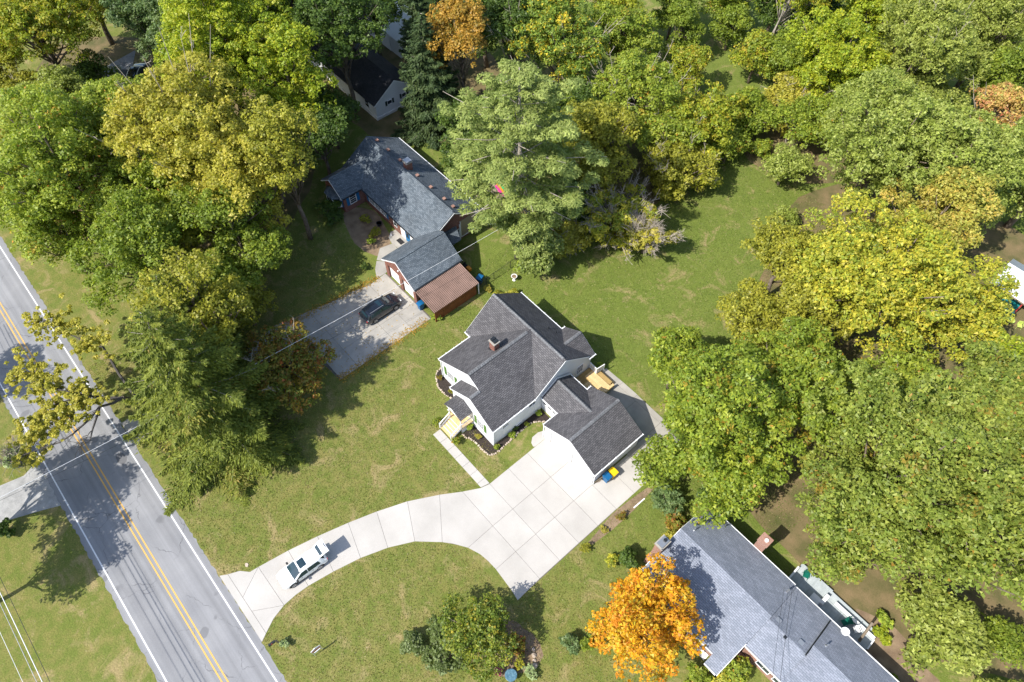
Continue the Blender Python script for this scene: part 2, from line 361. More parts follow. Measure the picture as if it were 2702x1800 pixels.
N.append([(-52.9,25.9),(-51.45,26.0),(-51.5,28.3),(-54.6,28.3),(-55.0,26.7),(-53.7,25.3)])
slabs(nd, N, M['concrete_old'])
# bare soil and mulch beds
def blob(cx, cy, rx, ry, seed, k=18, rough=.22):
    r = random.Random(seed); ph = [r.uniform(0, 6.3) for _ in range(3)]
    return [(cx+rx*math.cos(t)*(1+rough*(math.sin(2*t+ph[0])*.5+math.sin(3*t+ph[1])*.4+r.uniform(-.4,.4)*.6)), cy+ry*math.sin(t)*(1+rough*(math.sin(2*t+ph[1])*.5+math.sin(4*t+ph[2])*.3+r.uniform(-.4,.4)*.6))) for t in [2*math.pi*i/k for i in range(k)]]
bedR = [(-28.6,18.35),(-28.0,18.29),(-27.81,18.58),(-27.04,18.73),(-26.22,18.73),(-25.48,18.78),(-24.95,18.89),(-24.75,19.4),(-24.67,20.13),(-24.77,21.24),(-24.89,22.04),(-24.92,22.89),(-24.87,23.54),(-24.98,24.23),(-24.6,25.1),(-24.1,25.6),(-23.7,25.9)]
sheet('mulch_bed', bedR+[(-23.2,26.4),(-25.5,26.4),(-25.5,19.9),(-28.7,19.9)], .005, M['mulch'])
bedL = [(-36.4,21.6),(-36.22,20.98),(-35.91,20.55),(-35.14,20.14),(-34.46,19.89),(-33.56,19.91),(-32.6,20.1)]
sheet('mulch_bed', bedL+[(-32.1,20.1),(-32.1,21.2),(-35.4,21.2),(-35.4,24.2),(-36.2,23.5)], .005, M['mulch'])
sheet('soil_patch', blob(-58.5, 27.3, 4.6, 2.3, 11), .004, M['soil'])
sheet('soil_patch', blob(-9.8, 8.3, 2.6, 2.4, 15), .004, M['soil'])
sheet('soil_patch', blob(15.5, 31.5, 4.5, 2.6, 16), .004, M['soil'])
sheet('soil_patch', blob(12, 33.5, 3.5, 1.4, 17), .006, M['soil'])
sheet('soil_patch', blob(-11.8, 24.5, .5, 4.5, 18), .004, M['soil'])
sheet('woodland_floor', blob(-92, 16, 27, 17, 21, 40, .15), .003, M['litter'])
sheet('woodland_floor', blob(-78, 50, 17, 13, 22, 40, .15), .003, M['litter'])
sheet('woodland_floor', blob(-47, 56, 9.5, 13, 23, 40, .15), .003, M['litter'])
sheet('woodland_floor', blob(-33, 82, 10, 8, 24, 40, .15), .003, M['litter'])
sheet('woodland_floor', blob(-9, 70, 16, 19, 25, 40, .12), .003, M['litter'])
sheet('woodland_floor', blob(4, 42, 18, 9, 26, 40, .12), .003, M['litter'])
sheet('woodland_floor', blob(-50, 1, 8, 6.5, 27, 40, .15), .003, M['litter'])
sheet('shaded_drive', [(-112,16.5),(-101,9.8),(-98.5,12.4),(-104,16.5),(-113,22)], .006, M['asphalt'])
fd = sheet('far_driveway', [(-101,9.8),(-96.5,4.8),(-93.5,6.8),(-98.5,12.4)], .006, M['joint'])
slabs(fd, [[(-101,9.8),(-98.7,7.3),(-96.0,9.55),(-98.5,12.4)],[(-98.7,7.3),(-96.5,4.8),(-93.5,6.8),(-96.0,9.55)]], M['concrete_old'])
def stones(label, pts, seed, scale=.8, group=None):
    r = random.Random(seed); t = thing('stone_border', label, 'stone border', (pts[0][0], pts[0][1], 0))
    proto = []
    for k in range(5):
        mb = MB(); rr = [r.uniform(.8, 1.15) for _ in range(24)]
        prof = [(.02,-.06),(.12,-.04),(.15,.04),(.11,.10),(.02,.13)]
        mb.lathe(prof, 8); mb.v = [(x*rr[i % 24], y*rr[(i*5) % 24], z*rr[(i*7) % 24]) for i, (x, y, z) in enumerate(mb.v)]
        me = bpy.data.meshes.new('stone'); me.from_pydata(mb.v, [], mb.f); me.materials.append(M['stone']); proto.append(me)
    d = 0.0; sp = .27*scale
    for (x0, y0), (x1, y1) in zip(pts[:-1], pts[1:]):
        L = math.hypot(x1-x0, y1-y0)
        while d < L:
            o = bpy.data.objects.new('stone', r.choice(proto)); COL.objects.link(o); o.parent = t
            o.matrix_parent_inverse = Matrix.Translation(-ORI[t.name])
            s = r.uniform(.75, 1.2)*scale
            o.location = (x0+(x1-x0)*d/L+r.uniform(-.05,.05), y0+(y1-y0)*d/L+r.uniform(-.05,.05), .015); o.rotation_euler = (0, 0, r.uniform(0, 6.28)); o.scale = (s, s*r.uniform(.75,1.0), s)
            d += sp*r.uniform(.85, 1.2)
        d -= L
stones('row of pale rounded stones edging mulch bed beside front porch and white side wall', bedR, 5)
stones('row of pale stones edging mulch bed under the left front window', bedL, 6)
stones('short row of large pale stones edging the garden with blue table', [(-8.4,9.8),(-8.04,9.62),(-7.62,9.28),(-7.2,8.85)], 8, 1.5)

# ------------------------------------------------------------------ house helpers
def window(par, c, t, n, w, h, cols=3, rows=2, name='window', frame='white', fw=.07, gl='glass'):
    mb = MB(); c = Vector(c); tv = Vector(t)
    for sgn in (-1, 1):
        mb.ob(c+tv*sgn*(w/2+fw/2), t, n, fw, h+2*fw, -.02, .06)
        mb.ob(c+Vector((0,0,sgn*(h/2+fw/2))), t, n, w, fw, -.02, .065 if sgn < 0 else .06)
    f = mb.build(name, M[frame], par)
    MB().ob(c, t, n, w, h, -.01, .02).build('pane', M[gl], f)
    if cols > 1 or rows > 1:
        g = MB()
        for i in range(1, cols): g.ob(c+tv*(-w/2+w*i/cols), t, n, .025, h, .018, .038)
        for j in range(1, rows): g.ob(c+Vector((0,0,-h/2+h*j/rows)), t, n, w, .05 if j*2 == rows else .025, .018, .042)
        g.build('muntin', M[frame], f)
    return f
def shutter(par, c, t, n, w, h, m):
    mb = MB(); c = Vector(c); mb.ob(c, t, n, w, h, 0, .03)
    for sg in (-1, 1): mb.ob(c+Vector(t)*sg*(w/2-.035), t, n, .07, h, .03, .05)
    k = int(h/.12)
    for i in range(k): mb.ob(c+Vector((0,0,-h/2+h*(i+.5)/k)), t, n, w-.14, .07, .03, .043)
    return mb.build('shutter', M[m], par)
def gable(par, ax, a0, a1, b0, b1, ze, zr, mat, name='wall', z0=0, br=None):
    # pentagonal block; ax is the ridge direction
    br = (b0+b1)/2 if br is None else br
    prof = [(b0,z0),(b1,z0),(b1,ze),(br,zr),(b0,ze)]
    if ax == 'x': mb = MB().ext([(a0,b,z) for b, z in prof], (a1-a0,0,0))
    else: mb = MB().ext([(b,a0,z) for b, z in prof], (0,a1-a0,0))
    return mb.build(name, M[mat], par)
def roof(par, polys, mat, th=.13, name='roof'):
    mb = MB()
    for p in polys: mb.ext(p, (0,0,-th))
    return mb.build(name, M[mat], par)
def gutter(par, p0, p1, mat='fascia', straps=True):
    p0 = Vector(p0); p1 = Vector(p1); d = Vector((0,0,-.10))
    mb = MB().beam(p0+d, p1+d, .09, .11); t = (p1-p0); L = t.length; t.normalize()
    g = mb.build('gutter', M[mat], par)
    if straps:
        s = MB(); k = max(2, int(L/.9)); sd = t.cross(Vector((0,0,1)))
        for i in range(k+1): 
            c = p0+t*L*i/k+Vector((0,0,-.03)); s.beam(c-sd*.10, c+sd*.10, .05, .03)
        s.build('strap', M[mat], g, kind='stuff')
    return g
def ridge_cap(par, p0, p1, mat='ridge', s=.28, w=.34, slope=.62):
    p0 = Vector(p0); p1 = Vector(p1); t = (p1-p0); L = t.length; t.normalize(); sd = t.cross(Vector((0,0,1))).normalized(); mb = MB(); k = int(L/s)
    for i in range(k):
        a = p0+t*L*i/k; b = p0+t*(L*(i+1)/k); o = Vector((0,0,.06)); o2 = Vector((0,0,.09))
        dn = Vector((0,0,-w/2*slope))
        for sg in (-1, 1):
            mb.ext([a+o, b+o2, b+o2+sd*sg*w/2+dn, a+o+sd*sg*w/2+dn], (0,0,-.05))
    return mb.build('ridge_cap', M[mat], par)
def rake(par, p0, p1, mat='fascia', h=.14, w=.04):
    return MB().beam(Vector(p0)+Vector((0,0,-.20)), Vector(p1)+Vector((0,0,-.20)), w, h).build('rake_board', M[mat], par)
def chimney(par, x0, x1, y0, y1, z0, z1, mat, cap='concrete_old', name='chimney'):
    c = MB().box(x0,x1,y0,y1,z0,z1).build(name, M[mat], par)
    MB().box(x0-.07,x1+.07,y0-.07,y1+.07,z1,z1+.14).build('chimney_crown', M[cap], c)
    return c
def pipe(par, x, y, z0, z1, r=.05, mat='dark_metal', name='vent_pipe'):
    return MB().lathe([(r*1.8,0),(r*1.8,.05),(r,.08),(r,z1-z0)], 10, (x,y,z0)).build(name, M[mat], par)
X = (1,0,0); Y = (0,1,0); nX = (-1,0,0); nY = (0,-1,0)

# ------------------------------------------------------------------ the white house
H = thing('white_house', 'white sided house with dark shingle roof, attached garage and front porch', 'house', (-28,27,0))
gable(H, 'x', -36.2, -25.5, 25.55, 33.05, 3.42, 6.44, 'siding_white')
gable(H, 'y', 21.18, 28.5, -35.3, -25.53, 3.42, 6.42, 'siding_white', br=-30.4)
# projecting bay at the right of the front
MB().ext([(-31.85,19.88,0),(-25.56,19.88,0),(-25.56,19.88,3.4),(-28.75,19.88,5.40),(-31.85,19.88,3.4)], (0,1.5,0)).build('wall', M['siding_white'], H)
gable(H, 'y', 29.5, 33.6, -29.6, -25.53, 3.4, 4.9, 'siding_white')
MB().box(-36.24,-25.47,25.5,33.1,0,.55).build('foundation', M['foundation'], H)
sz = 3.2/5.05
roof(H, [[(-36.38,25.32,3.5),(-25.33,25.32,3.5),(-25.33,29.35,6.7),(-36.38,29.35,6.7)], [(-36.38,33.3,3.5),(-36.38,29.35,6.7),(-25.33,29.35,6.7),(-25.33,33.3,3.5)]], 'shingle_dark')
roof(H, [[(-35.5,21.02,3.52),(-30.4,21.02,6.72),(-30.4,29.4,6.72),(-35.5,25.2,3.52)],
         [(-30.4,21.02,6.72),(-28.75,21.02,6.72-1.65*.64),(-28.75,19.75,6.72-1.65*.64),(-25.36,19.75,3.5),(-25.36,25.3,3.5),(-30.4,29.4,6.72)]], 'shingle_dark')
roof(H, [[(-28.75,19.75,5.66),(-28.75,21.16,5.66),(-32.02,21.16,3.5),(-32.02,19.75,3.5)]], 'shingle_dark', .12)
roof(H, [[(-29.78,33.78,3.5),(-27.5,33.78,5.1),(-27.5,31.25,5.1),(-29.78,33.0,3.5)],[(-27.5,33.78,5.1),(-25.22,33.78,3.5),(-25.22,33.0,3.5),(-27.5,31.25,5.1)]], 'shingle_dark')
ridge_cap(H, (-36.38,29.35,6.7), (-25.6,29.35,6.7), slope=.8); ridge_cap(H, (-30.4,21.05,6.72), (-30.4,28.7,6.72))
ridge_cap(H, (-28.75,19.8,5.66), (-28.75,21.0,5.66)); ridge_cap(H, (-27.5,31.4,5.1), (-27.5,33.7,5.1), slope=.7)
for a, b in (((-36.42,33.38,3.5),(-29.8,33.38,3.5)),((-35.58,21.0,3.52),(-35.58,25.25,3.52)),((-25.28,19.75,3.5),(-25.28,25.3,3.5)),((-36.4,25.24,3.5),(-35.6,25.24,3.5)),((-32.1,19.75,3.5),(-32.1,21.1,3.5)),((-29.85,33.2,3.5),(-29.85,33.8,3.5)),((-25.14,32.9,3.5),(-25.14,33.8,3.5))): gutter(H, a, b)
for a, b in (((-35.55,21.0,3.5),(-30.4,21.0,6.7)),((-30.4,21.0,6.7),(-28.75,21.0,5.65)),((-28.75,19.72,5.65),(-25.36,19.72,3.5)),((-32.05,19.72,3.5),(-28.75,19.72,5.65)),((-25.30,33.3,3.5),(-25.30,29.35,6.7)),((-25.30,29.35,6.7),(-25.30,25.32,3.5)),((-36.42,25.3,3.5),(-36.42,29.35,6.7)),((-36.42,29.35,6.7),(-36.42,33.3,3.5)),((-29.78,33.82,3.5),(-27.5,33.82,5.1)),((-27.5,33.82,5.1),(-25.22,33.82,3.5))): rake(H, a, b)
# downspouts
for x, y in ((-25.47,19.93),(-35.36,21.1)): MB().box(x-.04,x+.04,y-.04,y+.04,.1,3.4).build('downspout', M['fascia'], H)
# windows and shutters
window(H, (-33.87,21.18,1.95), X, nY, .95, 1.35, 3, 4)
for x in (-34.75,-32.98): shutter(H, (x,21.17,1.98), X, nY, .36, 1.5, 'green_shutter')
window(H, (-27.4,19.88,1.95), X, nY, .95, 1.35, 3, 4)
for x in (-28.18,-26.7): shutter(H, (x,19.87,1.98), X, nY, .36, 1.5, 'green_shutter')
window(H, (-25.53,21.55,2.35), Y, X, .75, .55, 4, 2); window(H, (-25.53,25.15,2.5), Y, X, .9, .5, 2, 1); window(H, (-25.53,23.4,.38), Y, X, .7, .28, 2, 1)
window(H, (-25.5,31.95,2.05), Y, X, .85, 1.3, 3, 4)
c = chimney(H, -31.72, -30.95, 24.85, 25.5, 5.4, 7.35, 'brick')
MB().box(-31.68,-31.36,24.92,25.45,7.5,7.75).build('flue_cap', M['dark_metal'], c); MB().box(-31.32,-31.0,24.92,25.45,7.5,7.72).build('flue_cap', M['dark_metal'], c)
MB().box(-31.8,-30.87,24.77,25.58,5.9,6.12).build('flashing', M['dark_metal'], c)
pipe(H, -30.1, 31.6, 4.7, 5.2, .06); pipe(H, -29.3, 31.95, 4.4, 4.95, .05)
# breezeway
gable(H, 'x', -25.45, -22.9, 26.55, 30.3, 2.5, 3.85, 'siding_white')
roof(H, [[(-25.42,26.35,2.62),(-22.7,26.35,2.62),(-20.0,28.4,4.02),(-25.42,28.4,4.02)],[(-25.42,28.4,4.02),(-20.0,28.4,4.02),(-22.7,30.45,2.62),(-25.42,30.45,2.62)]], 'shingle_dark', .12)
ridge_cap(H, (-25.3,28.4,4.02), (-20.1,28.4,4.02), slope=.68)
gutter(H, (-25.4,26.28,2.62), (-23.0,26.28,2.62)); gutter(H, (-25.4,30.52,2.62), (-22.95,30.52,2.62))
MB().beam((-25.36,26.35,2.86),(-25.36,28.4,4.22),.05,.2).beam((-25.36,28.4,4.22),(-25.36,30.45,2.86),.05,.2).build('flashing', M['fascia'], H)
for x in (-25.05,-24.3,-23.6): window(H, (x,26.55,1.75), X, nY, .48, .75, 1, 2, fw=.06)
MB().ob((-23.15,26.55,1.05), X, nY, .3, 2.0, 0, .05).build('door', M['white'], H)
# garage
gable(H, 'y', 24.85, 30.9, -22.8, -15.92, 2.5, 4.46, 'siding_white')
MB().ext([(-22.8,24.5,2.25),(-15.92,24.5,2.25),(-15.92,24.5,2.5),(-19.36,24.5,4.45),(-22.8,24.5,2.5)], (0,.4,0)).build('wall', M['white'], H)
for a, b in ((-22.8,-22.0),(-19.55,-18.95),(-16.75,-15.92)): MB().box(a,b,24.46,24.86,0,2.3).build('door_pier', M['white'], H)
for a, b in ((-22.0,-19.55),(-18.95,-16.75)):
    d = MB().box(a,b,24.72,24.84,.02,2.26).build('garage_door', M['white'], H)
    for r_ in range(4):
        for k in range(4):
            w_ = (b-a)/4; MB().box(a+w_*k+.07,a+w_*(k+1)-.07,24.695,24.73,.08+r_*.55,.53+r_*.55).build('panel', M['white'], d)
roof(H, [[(-22.95,24.38,2.6),(-19.36,24.38,4.6),(-19.36,31.12,4.6),(-22.95,31.12,2.6)],[(-19.36,24.38,4.6),(-15.77,24.38,2.6),(-15.77,31.12,2.6),(-19.36,31.12,4.6)]], 'shingle_dark')
ridge_cap(H, (-19.36,24.4,4.6), (-19.36,31.1,4.6), slope=.56)
gutter(H, (-23.03,24.4,2.6), (-23.03,26.3,2.6)); gutter(H, (-15.68,24.4,2.6), (-15.68,31.1,2.6)); gutter(H, (-23.03,30.6,2.6), (-23.03,31.1,2.6))
for a, b in (((-22.95,24.35,2.6),(-19.36,24.35,4.6)),((-19.36,24.35,4.6),(-15.77,24.35,2.6)),((-22.95,31.15,2.6),(-19.36,31.15,4.6)),((-19.36,31.15,4.6),(-15.77,31.15,2.6))): rake(H, a, b)
MB().box(-15.84,-15.76,24.5,24.58,.05,2.5).build('downspout', M['fascia'], H); MB().box(-23.0,-22.9,24.4,24.48,.05,2.5).build('downspout', M['fascia'], H)
MB().lathe([(.05,0),(.09,.05),(.09,.2),(.03,.25)], 8, (-22.4,24.38,1.95)).build('wall_lamp', M['white'], H)
# front porch
P = MB().box(-31.0,-28.72,18.42,19.86,0,.78).build('porch', M['white'], H)
for k in range(11):
    MB().box(-31.05,-28.68,18.36+k*.137,18.36+k*.137+.13,.78,.83).build('deck_board', M['deck_new'], P)
for s in range(4):
    y = 18.36-.32*(s+1); z = .83-.166*(s+1)
    MB().box(-30.62,-28.84,y,y+.155,z-.04,z).build('step_board', M['deck_new'], P); MB().box(-30.62,-28.84,y+.165,y+.32,z-.04,z).build('step_board', M['deck_new'], P)
    MB().box(-30.62,-28.84,y+.30,y+.318,z-.04,z+.125).build('riser', M['white'], P)
for x in (-30.66,-28.80):
    MB().ext([(x-.03,18.38,.78),(x-.03,17.0,0),(x-.03,17.0,.12),(x-.03,18.38,.83)], (.06,0,0)).build('stringer', M['white'], P)
    a = Vector((x,17.05,0)); b = Vector((x,18.42,.83))
    for p, zt in ((a,1.05),(b,2.85)): MB().box(p.x-.05,p.x+.05,p.y-.05,p.y+.05,p.z,zt).build('post', M['white'], P)
    MB().beam((x,17.05,1.0),(x,18.42,1.75),.09,.06).build('handrail', M['white'], P); MB().beam((x,17.05,.22),(x,18.42,1.0),.05,.05).build('bottom_rail', M['white'], P)
    for k in range(1, 10):
        y = 17.05+1.37*k/10; MB().box(x-.018,x+.018,y-.018,y+.018,.22+.78*k/10,1.0+.75*k/10).build('baluster', M['white'], P)
    x2 = -31.0 if x < -30 else -28.74
    MB().beam((x2,18.42,1.75),(x2,19.84,1.75),.09,.06).build('handrail', M['white'], P)
    for k in range(1, 10): y = 18.42+1.4*k/10; MB().box(x2-.018,x2+.018,y-.018,y+.018,.83,1.72).build('baluster', M['white'], P)
PR_ = roof(H, [[(-31.3,18.3,2.85),(-30.0,18.3,3.62),(-30.0,19.86,3.62),(-31.3,19.86,2.85)],[(-30.0,18.3,3.62),(-28.65,18.3,2.85),(-28.65,19.86,2.85),(-30.0,19.86,3.62)]], 'shingle_dark', .1, 'porch_roof')
MB().ext([(-31.1,18.36,2.72),(-28.85,18.36,2.72),(-28.85,18.36,2.88),(-30.0,18.36,3.5),(-31.1,18.36,2.88)], (0,.08,0)).build('porch_gable', M['white'], PR_)
MB().ob((-29.8,19.86,1.86), X, nY, .92, 2.05, 0, .05).build('front_door', M['white'], H)
# back deck
Dk = MB().box(-25.4,-22.55,31.3,34.1,.1,.70).build('back_deck', M['deck_treated'], H)
for k in range(20):
    x = -25.45+k*.145; MB().box(x,x+.138,31.2,32.95 if k > 3 else 33.6,.71,.75).build('deck_board', M['deck_treated' if k < 8 else 'deck_new'], Dk)
for k in range(8):
    y = 32.35+k*.145; MB().box(-24.95,-22.3,y,y+.138,.752,.80).build('deck_board', M['deck_new'], Dk)
for k in range(3): MB().box(-22.35+k*.0,-22.1,31.9+k*.7,32.55+k*.7,.45,.82).build('bench_board', M['deck_new'], Dk)
for k in range(3):
    y = 33.55+k*.33; MB().box(-24.4,-22.5,y,y+.15,.58-k*.19,.62-k*.19).build('step_board', M['deck_new'], Dk); MB().box(-24.4,-22.5,y+.16,y+.31,.58-k*.19,.62-k*.19).build('step_board', M['deck_new'], Dk)
for p in ((-25.4,33.55),(-24.42,33.5),(-24.3,34.5)): MB().box(p[0]-.05,p[0]+.05,p[1]-.05,p[1]+.05,0,1.72).build('post', M['white'], Dk)
for a, b in (((-25.4,33.55),(-24.42,33.5)),((-24.42,33.5),(-24.3,34.5))):
    for z in (.85,1.68): MB().beam((*a,z),(*b,z),.08,.06).build('handrail', M['white'], Dk)
    for k in range(1, 7): 
        x = a[0]+(b[0]-a[0])*k/7; y = a[1]+(b[1]-a[1])*k/7; MB().box(x-.03,x+.03,y-.03,y+.03,.85,1.66).build('baluster', M['white'], Dk)

# ------------------------------------------------------------------ the brick house
B = thing('brick_house', 'red brick ranch house with slate grey roof, blue shutters and garage', 'house', (-57,31,0))
gable(B, 'x', -66.7, -49.6, 29.95, 38.4, 2.68, 5.35, 'brick')
gable(B, 'y', 26.98, 32, -66.75, -62.75, 2.68, 4.3, 'brick')
gable(B, 'y', 25.3, 31.5, -51.05, -45.2, 2.68, 4.82, 'brick')
rz = 5.6
roof(B, [[(-67.0,29.6,2.8),(-49.25,29.6,2.8),(-49.25,34.2,rz),(-67.0,34.2,rz)],[(-67.0,34.2,rz),(-49.25,34.2,rz),(-49.25,38.75,2.8),(-67.0,38.75,2.8)]], 'shingle_slate')
roof(B, [[(-67.08,26.7,2.82),(-64.72,26.7,4.55),(-64.72,32.6,4.55),(-67.08,29.9,2.82)],[(-64.72,26.7,4.55),(-62.35,26.7,2.82),(-62.35,29.55,2.82),(-64.72,32.6,4.55)]], 'shingle_slate')
roof(B, [[(-51.32,24.82,2.82),(-48.15,24.82,5.0),(-48.15,31.75,5.0),(-51.32,31.75,2.82)],[(-48.15,24.82,5.0),(-44.95,24.82,2.82),(-44.95,31.7,2.82),(-48.15,31.75,5.0)]], 'shingle_slate')
roof(B, [[(-49.6,32.6,2.9),(-49.5,34.5,2.9),(-47.7,33.75,2.45),(-47.75,32.35,2.45)]], 'shingle_slate', .1, 'link_roof')
for a, b in (((-66.8,34.2,rz),(-49.4,34.2,rz)),((-48.15,24.9,5.0),(-48.15,31.7,5.0)),((-64.72,26.8,4.55),(-64.72,32.4,4.55))): ridge_cap(B, a, b, 'shingle_slate', .3, .3)
for a, b in (((-67.0,38.83,2.8),(-49.25,38.83,2.8)),((-62.3,29.52,2.8),(-51.4,29.52,2.8)),((-62.27,26.7,2.8),(-62.27,29.5,2.8)),((-44.88,24.85,2.8),(-44.88,31.7,2.8))): gutter(B, a, b, 'fascia' if a[1] > 38 else 'dark_metal', False)
for a, b in (((-49.2,29.6,2.8),(-49.2,34.2,rz)),((-49.2,34.2,rz),(-49.2,38.75,2.8)),((-67.08,26.66,2.8),(-64.72,26.66,4.55)),((-64.72,26.66,4.55),(-62.35,26.66,2.8)),((-51.32,24.78,2.8),(-48.15,24.78,5.0)),((-48.15,24.78,5.0),(-44.95,24.78,2.8)),((-48.15,31.78,5.0),(-44.95,31.74,2.8))): rake(B, a, b)
# tan panel with white frame on the end wall
MB().ob((-49.6,36.55,1.75), Y, X, 2.7, 2.7, 0, .03).build('siding_panel', M['siding_tan'], B)
for y in (35.2,37.9): MB().ob((-49.6,y,1.75), Y, X, .09, 2.75, .02, .07).build('panel_trim', M['white'], B)
MB().ob((-49.6,36.55,.4), Y, X, 2.7, .09, .02, .068).build('panel_trim', M['white'], B)
window(B, (-49.6,34.55,1.45), Y, X, .75, 1.0, 1, 2, 'door')
MB().box(-49.58,-49.48,35.0,35.1,.1,2.7).build('downspout', M['fascia'], B)
# front windows
window(B, (-62.75,28.35,1.6), Y, X, .85, 1.3, 1, 4)
for y in (27.6,29.1): shutter(B, (-62.74,y,1.6), Y, X, .38, 1.45, 'blue_shutter')
for x in (-60.9,-59.6,-58.3): window(B, (x,29.95,1.6), X, nY, 1.1, 1.2, 3, 4)
for x in (-61.75,-57.5): shutter(B, (x,29.94,1.6), X, nY, .36, 1.4, 'blue_shutter')
window(B, (-55.9,29.95,1.5), X, nY, .6, 1.1, 1, 2)
MB().ob((-53.1,29.95,1.3), X, nY, 3.4, 2.5, 0, .04).build('entry_panel', M['white'], B)
dr = MB().ob((-53.3,29.91,1.2), X, nY, .95, 2.05, 0, .05).build('door', M['blue_shutter'], B); MB().ob((-53.3,29.86,1.5), X, nY, .5, 1.0, 0, .02).build('pane', M['glass'], dr)
# bay window
bay = [(-66.0,26.98),(-65.4,26.1),(-63.9,26.1),(-63.4,26.98)]
by = MB().prism(bay, .5, .8).prism(bay, 1.95, 2.1).build('bay_window', M['white'], B)
for (x0, y0), (x1, y1) in zip(bay[:-1], bay[1:]):
    t = Vector((x1-x0,y1-y0,0)); L = t.length; t.normalize(); n_ = t.cross(Vector((0,0,1))); cc = Vector(((x0+x1)/2,(y0+y1)/2,1.37))
    k = MB().ob(cc, t, n_, L-.06, 1.15, -.06, -.02).build('pane', M['glass'], by)
    f = MB()
    for s in (-1,0,1) if L > 1.2 else (-1,1): f.ob(cc+t*s*(L/2-.05), t, n_, .09, 1.15, -.05, .02)
    f.build('frame', M['white'], by)
MB().ext([(-66.2,26.85,2.12),(-65.5,25.95,2.12),(-63.8,25.95,2.12),(-63.2,26.85,2.12)], (0,0,.08)).add([(-66.2,26.97,2.2),(-65.5,25.95,2.2),(-63.8,25.95,2.2),(-63.2,26.97,2.2),(-64.0,26.97,2.6),(-65.4,26.97,2.6)],[(0,1,5),(1,2,4,5),(2,3,4)]).build('bay_roof', M['shingle_slate'], by)
shutter(B, (-63.1,26.97,1.5), X, nY, .35, 1.4, 'blue_shutter')
c = chimney(B, -59.5, -58.75, 34.5, 35.3, 4.6, 6.2, 'brick'); MB().box(-59.55,-58.7,34.5,35.3,6.45,6.52).build('chimney_cap', M['metal'], c)
for x in (-65.8,-63.4,-60.9,-57.3,-54.6,-52.0,-50.3): MB().box(x-.2,x+.2,34.75,35.1,5.05,5.38).build('roof_vent', M['brick_pink'], B)
# garage front with brick piers
for x in (-50.75,-48.0,-45.35): MB().box(x-.28,x+.28,24.98,25.32,0,2.7).build('door_pier', M['brick'], B)
for x in (-49.38,-46.68):
    d = MB().ob((x,25.26,1.1), X, nY, 2.1, 2.2, 0, .06).build('garage_door', M['white'], B)
    for r_ in range(4): 
        for k in range(4): MB().ob((x-.79+k*.525,25.26,.3+r_*.53), X, nY, .42, .4, .06, .085).build('panel', M['white'], d)
MB().ext([(-51.0,25.0,2.25),(-45.2,25.0,2.25),(-45.2,25.0,2.7),(-48.15,25.0,4.75),(-51.0,25.0,2.7)], (0,.3,0)).build('gable_wall', M['brick'], B)
MB().lathe([(.05,0),(.09,.05),(.09,.2),(.03,.25)], 8, (-48.0,24.9,3.3)).build('wall_lamp', M['white'], B)
# stoop
st = MB().prism([(-56.1,29.9),(-56.2,29.2),(-55.6,28.5),(-54.6,28.25),(-53.6,28.35),(-51.6,28.4),(-51.6,29.9)], 0, .17).build('stoop', M['concrete_old'], B)
MB().box(-54.6,-53.6,28.9,29.5,.17,.19).build('door_mat', M['black'], st)
# lean-to store with corrugated roof
mb = MB(); n_ = 64
for i in range(n_+1):
    y = 24.75+6.55*i/n_; z = .05*math.cos(i*math.pi)
    mb.v += [(-45.0,y,2.66+z),(-41.4,y,2.14+z)]
mb.f = [(2*i,2*i+1,2*i+3,2*i+2) for i in range(n_)]
lr = mb.build('corrugated_roof', M['corrugated'], B)
for k in range(7): MB().box(-41.66,-41.62,25.1,31.05,.08+k*.28,.34+k*.28).build('plank', M['barn_red'], B)
for k in range(7): MB().box(-45.1,-41.62,31.02,31.06,.08+k*.28,.34+k*.28).build('plank', M['barn_red'], B)
MB().box(-41.66,-41.59,25.0,25.1,0,2.1).build('corner_post', M['barn_red'], B)
MB().tube([(-41.55,31.35,0),(-41.55,31.35,1.9)], .06, 8).build('downspout', M['fascia'], B)
# back deck
Bd = MB().box(-55.2,-49.3,39.3,45.2,.05,.4).build('deck', M['weathered'], B)
for k in range(40):
    x = -55.2+k*.147; MB().box(x,x+.138,39.3,45.2,.40,.44).build('deck_board', M['weathered'], Bd)
def railing(par, a, b, z0, h, mat, step=.2, post=1.8):
    a = Vector((*a,0)); b = Vector((*b,0)); L = (b-a).length; k = max(1, round(L/post)); j = max(2, int(L/step))
    for i in range(k+1): p = a+(b-a)*i/k; MB().box(p.x-.06,p.x+.06,p.y-.06,p.y+.06,0,z0+h+.05).build('post', M[mat], par)
    for z in (z0+.12, z0+h): MB().beam(a+Vector((0,0,z)), b+Vector((0,0,z)), .1, .05).build('rail', M[mat], par)
    for i in range(j): p = a+(b-a)*(i+.5)/j; MB().box(p.x-.025,p.x+.025,p.y-.025,p.y+.025,z0+.1,z0+h).build('baluster', M[mat], par)
railing(Bd, (-49.25,38.95), (-49.25,45.2), .4, .9, 'weathered'); railing(Bd, (-49.25,45.2), (-55.2,45.2), .4, .9, 'weathered')

